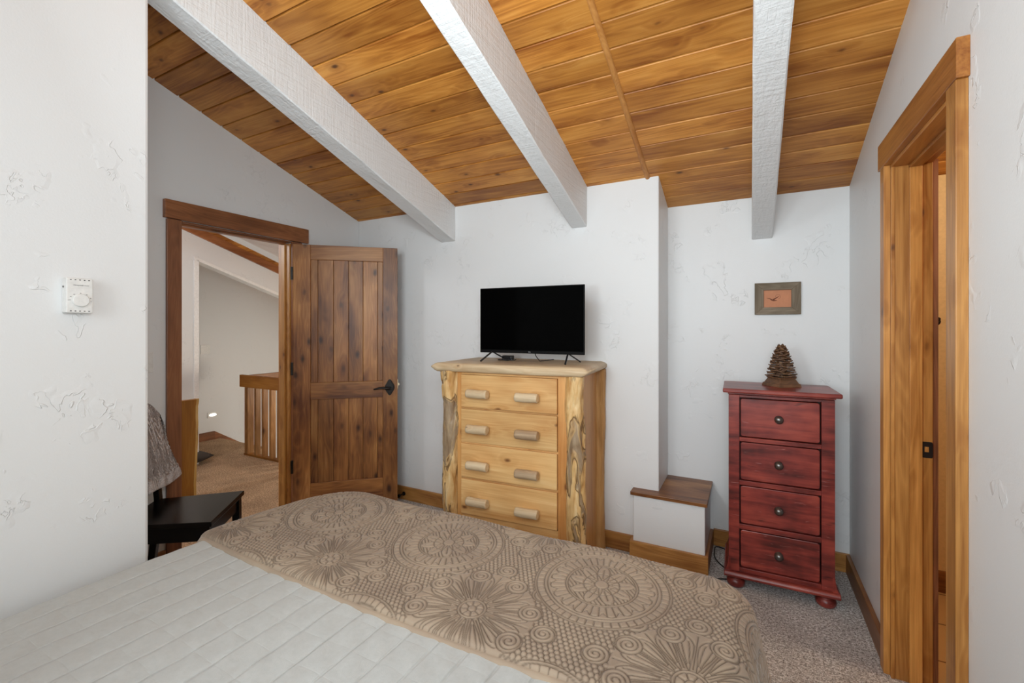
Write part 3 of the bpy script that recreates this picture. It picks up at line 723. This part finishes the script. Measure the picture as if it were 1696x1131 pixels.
# underside roll at the near edge (extra rows in front)
rows = []
for i in range(nroll):
    t_ = i/nroll  # 0 under .. 1 at edge
    angr = np.pi*(1-t_)*.95
    rows.append(angr)
edgeP = V0[:, 0, :]; N0 = np.stack([NX[:, 0], NY[:, 0], NZ[:, 0]], -1)
rr = .0135
ex = []
for angr in rows:
    c0_ = edgeP - N0*rr
    ex.append(c0_ + N0*(rr*np.cos(angr)) + np.array([0, -1, 0])*(rr*np.sin(angr)))
ex = np.stack(ex, 1)
V = np.concatenate([ex, V0], 1)
me = npmesh('coverlet', V.reshape(-1, 3), V.shape[0], V.shape[1])
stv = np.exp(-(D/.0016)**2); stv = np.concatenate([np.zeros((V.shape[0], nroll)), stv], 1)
sa = me.attributes.new('stitch_shade', 'FLOAT', 'POINT'); sa.data.foreach_set('value', stv.astype(np.float32).ravel())
t = NT('embossed_brown_coverlet'); p = t.obj()
mot = t.noise(p, 6, 3, .6); f2 = t.noise(p, 500, 2)
c0 = t.mix(t.mr(mot, .3, .7), hexc('8e7d6c'), hexc('9f8e7a'))
c0 = t.mix(t.math('MULTIPLY', t.n('ShaderNodeAttribute', attribute_name='stitch_shade').outputs['Fac'], .72), c0, hexc('4e4034'))  # shade in the sewn grooves put into the colour as dark brown
cm = t.done(c0, .75, t.bump(f2, .2, .001), .25); t.b.inputs['Sheen Weight'].default_value = .3; t.b.inputs['Sheen Roughness'].default_value = .4
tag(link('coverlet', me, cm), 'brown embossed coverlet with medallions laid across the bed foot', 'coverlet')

# ------------------------------------------------------------------ log dresser
dr = thing('log_dresser', 'rustic pine dresser with gnarled log posts under the television', 'dresser', (-1.734, 2.235, 0), R(4.5))
def log_top():
    bm = B(); prof = []
    for i in range(9):
        a_ = -math.pi/2 - math.pi*i/8; prof.append((.004 + .020*math.cos(a_), 1.154 + .0265*math.sin(a_)))
    prof = prof + [(.545, 1.1805), (.545, 1.1275)]
    n = 60; rows = []
    for i in range(n+1):
        x = -.012 + .982*i/n; e = min(i, n-i)/2.5; k_ = math.sqrt(max(.12, 1 - max(0, 1-e)**2))
        row = []
        for q, (y, z) in enumerate(prof):
            j = .0045*mnoise.noise(Vector((x*4, q*.3, 3))) + .002*mnoise.noise(Vector((x*17, q*.5, 9)))
            row.append(bm.verts.new((x, y + (j if q < 9 else 0), 1.157 + (z-1.157)*k_ + j*(.5 if q < 9 else 0))))
        rows.append(row)
    m_ = len(prof)
    for a_, b_ in zip(rows, rows[1:]):
        for q in range(m_): bm.faces.new((a_[q], b_[q], b_[(q+1) % m_], a_[(q+1) % m_]))
    bm.faces.new(rows[0]); bm.faces.new(rows[-1][::-1])
    return bm
obj('top', log_top(), M['log_x'], dr, smooth=False)
for p_ in dr.children[0].data.polygons: p_.use_smooth = True
bm = B()
box(bm, .10, .90, .505, .52, .03, 1.132, True)            # back
box(bm, .06, .075, .08, .50, .03, 1.132, True); box(bm, .905, .92, .08, .50, .03, 1.132, True)
obj('carcass_side', bm, M['pine_z'], dr)
bm = B(); box(bm, .15, .180, .03, .055, .03, 1.132, True); obj('front_stile', bm, M['pine_z'], dr, bevel=.001)
bm = B(); box(bm, .795, .86, .03, .055, .03, 1.132, True); obj('front_stile', bm, M['pine_z'], dr, bevel=.001)
bm = B()
bm.free()
for z0, z1 in ((1.113, 1.132), (.898, .912), (.690, .704), (.478, .492), (.07, .262)):
    bm = B(); box(bm, .18, .795, .032, .055, z0, z1, True); obj('front_rail', bm, M['pine_x'], dr)
def post_mat():
    t = NT('gnarled_log'); p = t.vadd(t.obj(), t.n('ShaderNodeAttribute', attribute_name='rnd').outputs['Vector'])
    v = t.vmul(p, (8, 8, 2.4)); n1 = t.noise(v, 1, 3, .5, 1.2); n2 = t.noise(t.vmul(p, (25, 25, 5)), 1, 4, .6, .6)
    col = t.ramp(n2, (.3, hexc('b8874a')), (.5, hexc('dcb67c')), (.75, hexc('ecd6a8')))
    edge = t.mr(t.math('ABSOLUTE', t.math('SUBTRACT', n1, .46)), 0, .028, 1, 0)
    inner = t.mr(n1, .455, .40)
    grey = t.ramp(n2, (.3, hexc('4e453f')), (.6, hexc('8f7f70')), (.8, hexc('c09a68')))
    col = t.mix(t.math('MULTIPLY', inner, .75), col, grey)
    col = t.mix(t.math('MULTIPLY', edge, .85), col, hexc('4a2e1c'))
    return t.done(col, .5, t.bump(t.math('SUBTRACT', n2, t.math('ADD', edge, inner)), .7, .006), .35)
pm = post_mat()
M['peeled_z'] = wood('peeled_log_upright', hexc('94683a'), hexc('c2945c'), hexc('d8b27c'), 'Z', hexc('5a3c28'), 2., .5, .8, .55, .3)
def post(cx, cy, r, gn, seed, m_):
    bm = B(); n, s_ = 90, 36; rows = []
    for i in range(n+1):
        z = .0 + 1.134*i/n; row = []
        tt = z/1.134
        ox = gn*.013*mnoise.noise(Vector((seed, 0, z*3))); oy = gn*.008*mnoise.noise(Vector((seed, 9, z*3)))
        for k_ in range(s_):
            a_ = 2*math.pi*k_/s_
            q = Vector((math.cos(a_)*1.1+seed, math.sin(a_)*1.1, z*3.6))
            nn = mnoise.noise(q) + .5*mnoise.noise(q*2.3) + .22*mnoise.noise(q*6)
            g = abs(mnoise.noise(q*1.5 + Vector((7, 0, 0))))
            rr_ = r*(1 + .06*math.sin(tt*5+seed)) * (1 + gn*(.16*nn - .14*max(0, .12-g)/.12))
            row.append(bm.verts.new((cx+ox+rr_*math.cos(a_), cy+oy+rr_*math.sin(a_), z)))
        rows.append(row)
    lay = bm.faces.layers.float_vector.new('rnd'); rv = (random.random()*9, random.random()*9, random.random()*9)
    for a_, b_ in zip(rows, rows[1:]):
        for k_ in range(s_): bm.faces.new((a_[k_], a_[(k_+1) % s_], b_[(k_+1) % s_], b_[k_]))
    bm.faces.new(rows[0][::-1]); bm.faces.new(rows[-1])
    for f_ in bm.faces: f_[lay] = rv
    o = obj('log_post', bm, m_, dr, smooth=True); return o
post(.098, .045, .056, 1.25, 2.3, pm)['label'] = 'gnarled front left log post with dark swirls'
post(.888, .045, .053, 1.3, 11.7, pm)['label'] = 'gnarled front right log post with grey hollows'
post(.11, .47, .046, .35, 5.1, M['peeled_z']); post(.912, .475, .052, .7, 8.4, M['peeled_z'])
# drawers and handles
dz = [(.914, 1.113), (.705, .905), (.491, .695), (.268, .480)]
hz = [(.0, 1.005, 1.003), (0, .795, .793), (0, .580, .571), (0, .365, .354)]
def log_handle(parent, x, z, w_, r_, seed):
    bm = B(); nn = 20
    pts = [(x - w_/2 + w_*i/nn, -.024, z + .0006*math.sin(i*.3+seed)) for i in range(nn+1)]
    def nf(i, k_, rr_):
        e = min(i, nn-i); kk = .90 if e == 0 else 1
        return rr_*kk*(1 + .035*mnoise.noise(Vector((i*.35+seed, math.cos(k_*.4)*1.4, math.sin(k_*.4)*1.4))))
    tube(bm, pts, r_, 20, True, nf)
    tube(bm, [(x - w_*.28, 0.0, z), (x - w_*.28, -.02, z)], .008, 8); tube(bm, [(x + w_*.28, .0, z), (x + w_*.28, -.02, z)], .008, 8)
    o = obj('log_handle', bm, M['log_x'] if seed % 2 else M['grey_log'], parent, smooth=True); return o
M['grey_log'] = wood('grey_peeled_log', hexc('a08468'), hexc('d4b996'), hexc('ecd6b4'), 'X', hexc('5a3c28'), 3., .5, .8, .5, .3)
for i, (z0, z1) in enumerate(dz):
    bm = B(); box(bm, .183, .793, .015, .034, z0+.001, z1-.001, True)
    dd = obj('drawer', bm, M['pine_x'], dr, bevel=.003)
    log_handle(dd, .313, hz[i][1], .135, .0262, 2*i+1); log_handle(dd, .627, hz[i][2], .135, .0262, 2*i+(0 if i in (1, 2) else 3))

# ------------------------------------------------------------------ television
tv = thing('television', 'black flat television standing on the log dresser', 'television', (-1.556, 2.49, 1.181), R(2))
bm = B(); box(bm, 0, .703, 0, .012, .055, .471); box(bm, .05, .65, .012, .045, .075, .36); tvp = plain('matt_black_housing', (.004, .004, .004), .6, spec=.1); obj('housing', bm, tvp, tv, bevel=.002)
t = NT('tv_screen'); scr = t.done((.0012, .0012, .0012), .1, None, .02)
bm = B(); box(bm, .006, .697, -.0012, 0, .074, .465); obj('screen', bm, scr, tv)
for x, s_ in ((.085, -1.3), (.60, .35)):
    bm = B(); tube(bm, [(x, .004, .060), (x+s_*.030, -.075, .004)], .0058, 8); tube(bm, [(x, .012, .060), (x+.035, .14, .004)], .0045, 8)
    obj('foot', bm, M['black_plastic'], tv)
text('TCL', .009, (.352, -.0015, .0645), (R(90), 0, 0), plain('silver_print', (.45, .45, .45), .4), tv, 'brand_lettering')
# adapter and cable behind tv
bm = B(); box(bm, -1.455, -1.385, 2.60, 2.645, 1.182, 1.212); tag(obj('power_adapter', bm, M['black_plastic'], bevel=.004), 'black power adapter on the dresser behind the television', 'power adapter')
bm = B(); pts = []
for i in range(40):
    a_ = i/39*4*math.pi; pts.append((-1.43 + (.04+.01*math.sin(a_*.7))*math.cos(a_)+.05*i/39, 2.57 + .03*math.sin(a_), 1.185 + .006*i/39 + .003*math.sin(a_*2)))
tube(bm, pts, .0028, 8); tag(obj('coiled_cord', bm, M['black_plastic'], smooth=True), 'coiled black cord beside the adapter on the dresser', 'cord')
bm = B(); tube(bm, [(-1.196, 2.55, 1.25), (-1.19, 2.57, 1.215), (-1.18, 2.60, 1.185), (-1.165, 2.70, 1.184), (-1.16, 2.78, 1.184), (-1.16, 2.803, 1.12), (-1.15, 2.803, .9)], .0028, 8)
tv_cord = obj('cord', bm, M['black_plastic'], smooth=True); tv_cord.parent = tv; bpy.context.view_layer.update(); tv_cord.matrix_parent_inverse = tv.matrix_world.inverted()

# ------------------------------------------------------------------ red chest
rc = thing('red_chest', 'narrow distressed red chest of four drawers in the corner', 'chest of drawers', (-.1, 2.69, 0), R(1.5))
WD, DP = .474, .33
bm = B()
def plate(poly, z0, z1): prism(bm, poly, z0, z1, 'Z')
rectp = lambda m0, m1, f0, b0: [(m0, f0), (m1, f0), (m1, b0), (m0, b0)]
plate(rectp(-.028, .500, -.035, DP+.012), 1.050, 1.073); obj('top', bm, M['red'], rc, bevel=.006)
bm = B(); prism(bm, [(-.004, -.004), (WD+.004, -.004), (WD+.004, DP), (-.004, DP)], 1.040, 1.050, 'Z'); obj('top_moulding', bm, M['red'], rc, bevel=.002)
bm = B(); box(bm, 0, .052, 0, .03, .09, 1.037, True); obj('front_stile', bm, M['red'], rc, bevel=.0015)
bm = B(); box(bm, .418, WD, 0, .03, .09, 1.037, True); obj('front_stile', bm, M['red'], rc, bevel=.0015)
for z0, z1 in ((1.024, 1.037), (.790, .811), (.557, .580), (.321, .347), (.09, .113)):
    bm = B(); box(bm, .052, .418, .001, .03, z0, z1, True); obj('front_rail', bm, M['red'], rc, bevel=.001)
# sides flaring out at the foot
for x0, sg in ((0, -1), (WD, 1)):
    bm = B(); pr = [(x0, 1.037), (x0, .16), (x0+sg*.004, .12), (x0+sg*.012, .095), (x0+sg*.018, .085), (x0 - sg*.015, .085), (x0 - sg*.015, 1.037)]
    prism(bm, pr, .03, DP, 'Y'); prism(bm, [(x0, .16), (x0+sg*.004, .12), (x0+sg*.012, .095), (x0+sg*.018, .085), (x0-sg*.01, .085), (x0-sg*.01, .16)], 0, .03, 'Y'); obj('side_panel', bm, M['red'], rc)
bm = B(); box(bm, .0, WD, DP-.01, DP, .085, 1.037); box(bm, .03, WD-.03, .05, .06, .09, 1.03); obj('back_panel', bm, M['red_dark'], rc)
bm = B(); pr = [(-.019, .082), (-.022, .075), (-.022, .066), (-.014, .060), (DP, .060), (DP, .085), (-.015, .088)]
prism(bm, pr, -.022, WD+.022, 'X'); obj('base_moulding', bm, M['red'], rc, bevel=.003)
zd = [(.811, 1.024), (.580, .790), (.347, .557), (.113, .321)]
kz = [.921, .685, .449, .215]
for (z0, z1), kk in zip(zd, kz):
    bm = B(); x0, x1 = .058, .412; zz0, zz1 = z0+.006, z1-.006; rr_ = .012; pl2 = []
    for cx, cz, a0 in ((x1-rr_, zz1-rr_, 0), (x0+rr_, zz1-rr_, 90), (x0+rr_, zz0+rr_, 180), (x1-rr_, zz0+rr_, 270)):
        for q in range(5): pl2.append((cx+rr_*math.cos(R(a0+q*22.5)), cz+rr_*math.sin(R(a0+q*22.5))))
    prism(bm, pl2, .004, .045, 'Y', True)
    dd = obj('drawer', bm, M['red'], rc, bevel=.003)
    bm = B(); lathe(bm, [(0, 0), (.0195, 0), (.020, .003), (.009, .005), (.007, .011), (.015, .015), (.0205, .019), (.0205, .022), (.017, .025), (.015, .028), (.009, .032), (0, .033)], 28)
    bmesh.ops.transform(bm, matrix=Matrix.Rotation(R(90), 4, 'X'), verts=bm.verts); bmesh.ops.translate(bm, vec=(.234, .004, kk), verts=bm.verts)
    obj('knob', bm, M['pewter'], dd, smooth=True)
for x, y in ((.035, .03), (.44, .03), (.035, .28), (.44, .28)):
    bm = B(); lathe(bm, [(0, 0), (.030, 0), (.040, .008), (.0455, .022), (.043, .036), (.034, .046), (.030, .050), (.034, .053), (.034, .060), (0, .060)], 32, x, y)
    obj('bun_foot', bm, M['red'], rc, smooth=True)

# cable on the floor by the red chest
bm = B(); tube(bm, [(-.09, 3.08, .004), (-.15, 3.13, .004), (-.20, 3.135, .004), (-.19, 3.05, .005), (-.193, 2.98, .006), (-.16, 2.91, .006), (-.12, 2.86, .006), (-.085, 2.83, .006), (-.085, 2.76, .006), (-.12, 2.745, .005), (-.17, 2.722, .005), (-.20, 2.705, .005), (-.26, 2.69, .005), (-.4, 2.69, .005)], .0038, 8)
o = obj('floor_cable', bm, M['black_plastic'], smooth=True); ms = o.modifiers.new('s', 'SUBSURF'); ms.levels = 2; ms.render_levels = 2
tag(o, 'black cable on the carpet beside the red chest', 'cable')

# ------------------------------------------------------------------ pinecone ornament
pc = thing('pinecone_ornament', 'pinecone tree ornament on wooden base atop the red chest', 'ornament', (.156, 2.900, 1.073), R(38))
bm = B()
def sq(h_): return [(-h_, -h_), (h_, -h_), (h_, h_), (-h_, h_)]
def frus(h0, z0, h1, z1):
    v0 = [bm.verts.new((x, y, z0)) for x, y in sq(h0)]; v1 = [bm.verts.new((x, y, z1)) for x, y in sq(h1)]
    bm.faces.new(v0[::-1]); bm.faces.new(v1)
    for i in range(4): bm.faces.new((v0[i], v0[(i+1) % 4], v1[(i+1) % 4], v1[i]))
frus(.068, 0, .064, .018); frus(.060, .018, .047, .044); frus(.050, .044, .052, .052)
obj('base', bm, wood('old_wood', hexc('4a3628'), hexc('8a6244'), hexc('b47c4c'), 'X', hexc('201008'), 3), pc, bevel=.0015)
bm = B(); lathe(bm, [(0, .052), (.03, .052), (.028, .10), (.018, .16), (.009, .215), (0, .222)], 16)
N_ = 66
lay = bm.faces.layers.float_vector.new('rnd')
for i in range(N_):
    t_ = i/(N_-1); z = .060 + .166*t_**1.02; R_ = (.073*(1-t_)**.66 + .008) ; az = i*2.39996
    up = R(-8 + 70*t_**1.5); sw = (.030*(1-t_)**.7+.009)
    rows = []
    for a_ in range(6):
        k_ = a_/5; row = []
        wdt = sw*(math.sin(math.pi*min(1, .18+k_*.82)*.62)) * (1 if a_ < 5 else .62)
        for b_ in range(5):
            s_ = b_/4*2-1
            rad = R_*(.25+.75*k_) * (1 - .10*s_*s_*k_); zz = z + (rad-R_*.25)*math.tan(up)*.55 + .004*k_*k_ - .0035*s_*s_*k_ - .003*k_*math.sin(k_*3)
            x, y = rad, s_*wdt
            row.append((x*math.cos(az)-y*math.sin(az), x*math.sin(az)+y*math.cos(az), zz))
        rows.append(row)
    rv = (random.random()*5, random.random(), random.random())
    tv_ = [[bm.verts.new(p_) for p_ in r_] for r_ in rows]; bv = [[bm.verts.new((p_[0], p_[1], p_[2]-.0042)) for p_ in r_] for r_ in rows]
    for a_ in range(5):
        for b_ in range(4):
            f1 = bm.faces.new((tv_[a_][b_], tv_[a_+1][b_], tv_[a_+1][b_+1], tv_[a_][b_+1])); f2 = bm.faces.new((bv[a_][b_], bv[a_][b_+1], bv[a_+1][b_+1], bv[a_+1][b_])); f1[lay] = rv; f2[lay] = rv
    for b_ in range(4): bm.faces.new((tv_[5][b_], bv[5][b_], bv[5][b_+1], tv_[5][b_+1]))
    for a_ in range(5):
        bm.faces.new((tv_[a_][0], bv[a_][0], bv[a_+1][0], tv_[a_+1][0])); bm.faces.new((tv_[a_][4], tv_[a_+1][4], bv[a_+1][4], bv[a_][4]))
t = NT('pinecone'); p = t.vadd(t.obj(), t.n('ShaderNodeAttribute', attribute_name='rnd').outputs['Vector']); nz = t.noise(p, 90, 3)
cone_m = t.done(t.ramp(nz, (.3, hexc('3c281c')), (.5, hexc('6b4a32')), (.72, hexc('a07850'))), .6, t.bump(nz, .4, .001))
obj('pinecone', bm, cone_m, pc)

# ------------------------------------------------------------------ framed picture
fr = thing('framed_picture', 'small weathered wood frame with orange bird picture', 'picture', (.149, YB, 1.5735))
grey = {}
for ax in 'XZ': grey[ax] = wood('weathered_wood_'+ax.lower(), hexc('665a4a'), hexc('918472'), hexc('bcae9a'), ax, hexc('2c231b'), 3, .8, 1.2, .5, .2, kth=.06)
w2, h2, wi, hi = .121, .0965, .072, .052
bm = B()
prism(bm, [(-w2, h2), (-wi, hi), (wi, hi), (w2, h2)], -.022, -.001, 'Y'); obj('frame_rail', bm, grey['X'], fr, bevel=.0015)
bm = B(); prism(bm, [(-w2, -h2), (w2, -h2), (wi, -hi), (-wi, -hi)], -.022, -.001, 'Y'); obj('frame_rail', bm, grey['X'], fr, bevel=.0015)
bm = B(); prism(bm, [(-w2, -h2), (-wi, -hi), (-wi, hi), (-w2, h2)], -.022, -.001, 'Y'); obj('frame_side', bm, grey['Z'], fr, bevel=.0015)
bm = B(); prism(bm, [(w2, -h2), (w2, h2), (wi, hi), (wi, -hi)], -.022, -.001, 'Y'); obj('frame_side', bm, grey['Z'], fr, bevel=.0015)
bm = B(); box(bm, -wi-.004, wi+.004, -.010, -.004, -hi-.004, hi+.004); pic = obj('picture_sheet', bm, plain('copper_orange_paper', hexc('c07c52'), .55, bscale=30), fr)
bm = B()
def stroke(pts, wds, yo=-.0108):
    vs = []
    for i, (x, z) in enumerate(pts):
        a_ = Vector((pts[min(i+1, len(pts)-1)][0]-pts[max(i-1, 0)][0], pts[min(i+1, len(pts)-1)][1]-pts[max(i-1, 0)][1])).normalized(); n_ = (-a_.y*wds[i], a_.x*wds[i])
        vs.append((bm.verts.new((x+n_[0], yo, z+n_[1])), bm.verts.new((x-n_[0], yo, z-n_[1]))))
    for q, w_ in zip(vs, vs[1:]): bm.faces.new((q[0], w_[0], w_[1], q[1]))
stroke([(-.056, .006), (-.048, .002), (-.040, .001), (-.034, -.003), (-.028, -.008), (-.018, -.011), (-.006, -.0115), (.000, -.011)], [.0008, .0015, .002, .003, .0045, .004, .002, .0006])
stroke([(-.022, -.006), (-.014, -.001), (-.006, .004), (.002, .009), (.010, .014)], [.004, .0035, .003, .002, .0008])
stroke([(.003+.013*math.cos(a*.3), .011+.013*math.sin(a*.3)) for a in range(-5, 12)], [.0006]*17)
obj('bird_silhouette', bm, plain('bird_brown', hexc('6a3416'), .7), fr)

# ------------------------------------------------------------------ chair
ca = math.atan2(.645, .764)
ch = thing('black_chair', 'black wooden chair in the corner beside the bed', 'chair', (-2.427, 1.390, 0), ca)
# local: +x forward, y left; seat front at x=0
bm = B(); prism(bm, [(0, -.214), (0, .214), (-.42, .176), (-.42, -.176)], .437, .462, 'Z'); obj('seat', bm, M['black_wood'], ch, bevel=.004)
bm = B(); prism(bm, [(-.02, -.19), (-.02, .19), (-.04, .19), (-.04, -.19)], .365, .437, 'Z'); prism(bm, [(-.03, .176), (-.03, .196), (-.40, .166), (-.40, .146)], .365, .437, 'Z'); prism(bm, [(-.03, -.176), (-.40, -.146), (-.40, -.166), (-.03, -.196)], .365, .437, 'Z'); box(bm, -.40, -.38, -.15, .15, .365, .437); obj('apron', bm, M['black_wood'], ch)
def leg(x, y, dx, dy):
    bm = B(); q0, q1 = .014, .020
    v0 = [bm.verts.new((x+dx+a*q0, y+dy+b*q0, 0)) for a, b in ((-1, -1), (1, -1), (1, 1), (-1, 1))]; v1 = [bm.verts.new((x+a*q1, y+b*q1, .437)) for a, b in ((-1, -1), (1, -1), (1, 1), (-1, 1))]
    bm.faces.new(v0[::-1]); bm.faces.new(v1)
    for i in range(4): bm.faces.new((v0[i], v0[(i+1) % 4], v1[(i+1) % 4], v1[i]))
    obj('leg', bm, M['black_wood'], ch, bevel=.002)
leg(-.032, -.186, .008, -.008); leg(-.032, .186, .008, .008)
leg(-.400, -.160, -.05, 0); leg(-.400, .160, -.05, 0)
for s_ in (-1, 1):
    bm = B(); rows = []
    for i in range(9):
        z = .40 + .585*i/8; x = -.402 - .07*((z-.40)/.585)**1.4
        rows.append([bm.verts.new((x+a*.014, s_*.158+b*.017, z)) for a, b in ((-1, -1), (1, -1), (1, 1), (-1, 1))])
    for a_, b_ in zip(rows, rows[1:]):
        for q in range(4): bm.faces.new((a_[q], a_[(q+1) % 4], b_[(q+1) % 4], b_[q]))
    bm.faces.new(rows[0][::-1]); bm.faces.new(rows[-1]); obj('back_post', bm, M['black_wood'], ch, bevel=.002)
for z0, z1, xo in ((.90, .975, -.464), (.70, .735, -.435)):
    bm = B(); box(bm, xo-.009, xo+.009, -.15, .15, z0, z1); obj('back_rail', bm, M['black_wood'], ch, bevel=.003)
# knitted throw over the back: parameter q goes front hem -> over top -> rear hem
na, nb = 170, 300; V = np.zeros((na, nb, 3))
for i in range(na):
    s_ = i/(na-1)*2-1
    for j in range(nb):
        q = j/(nb-1)*2-1       # -1 front hem, +1 rear hem
        topz = .995 - .07*max(0, abs(s_)-.6)**2/.16
        hem = .535 if q < 0 else .60
        aq = abs(q); ro = .028
        drop = aq*(.50)
        if drop < ro*math.pi/2: a_ = drop/ro; xo = ro*math.sin(a_); z = topz - ro*(1-math.cos(a_))
        else: xo = ro; z = topz - ro - (drop-ro*math.pi/2)*(topz-ro-hem)/(.50-ro*math.pi/2)
        dn = (topz-z)/.45
        hw = float(np.interp(z, [.526, .585, .652, .769, .859, .933, .992], [.345, .335, .30, .265, .245, .215, .185])) + .004*math.sin(dn*9+s_)
        if s_ < 0: hw = min(hw, .235)
        xc_ = -.474 + .05*dn
        x = xc_ + (xo if q < 0 else -xo) + .006*math.sin(s_*9+dn*5)*dn + (.012*dn if q < 0 else -.0)
        ssx = s_*hw; zg = abs(((ssx/.07) % 1)-.5)*2
        bx = .0045*math.sin((z + zg*.035)*2*math.pi/.020) if z > hem+.06 else .004*math.sin(s_*hw*2*math.pi/.012)
        V[i, j] = (x + (bx if q < 0 else -bx), s_*hw, z + .008*math.sin(s_*7)*dn)
me = npmesh('knitted_throw', V.reshape(-1, 3), na, nb)
uv = me.attributes.new('knit', 'FLOAT_VECTOR', 'POINT')
I, J = np.meshgrid(np.linspace(-1, 1, na), np.linspace(-1, 1, nb), indexing='ij'); uv.data.foreach_set('vector', np.stack([I*.30, J*.5, I*0], -1).astype(np.float32).ravel())
t = NT('grey_mauve_knit'); at = t.n('ShaderNodeAttribute', attribute_name='knit'); p = at.outputs['Vector']
sx = t.n('ShaderNodeSeparateXYZ'); t.l(p, sx.inputs[0])
zig = t.math('PINGPONG', sx.outputs[0], .035)
dia = t.math('SINE', t.math('MULTIPLY', t.math('ADD', sx.outputs[1], t.math('MULTIPLY', zig, 1.3)), 560))
cab = t.math('SINE', t.math('MULTIPLY', sx.outputs[0], 520))
ribm = t.mr(t.math('ABSOLUTE', sx.outputs[1]), .43, .44)
hh = t.math('ADD', t.math('MULTIPLY', dia, t.math('SUBTRACT', 1, ribm)), t.math('MULTIPLY', cab, ribm))
hh = t.math('ADD', hh, t.math('MULTIPLY', t.noise(p, 300, 3), 1.2))
kc = t.mix(t.mr(t.noise(p, 160, 3), .35, .65), hexc('ccc2c0'), hexc('f2eae7'))
km = t.done(kc, .95, t.bump(hh, 1., .006), .1)
o = link('knitted_throw', me, km, None, (-2.427, 1.390, 0), ca)
sd = o.modifiers.new('s', 'SOLIDIFY'); sd.thickness = .012; sd.offset = 1
tag(o, 'grey mauve knitted throw hanging over the black chair back', 'throw')
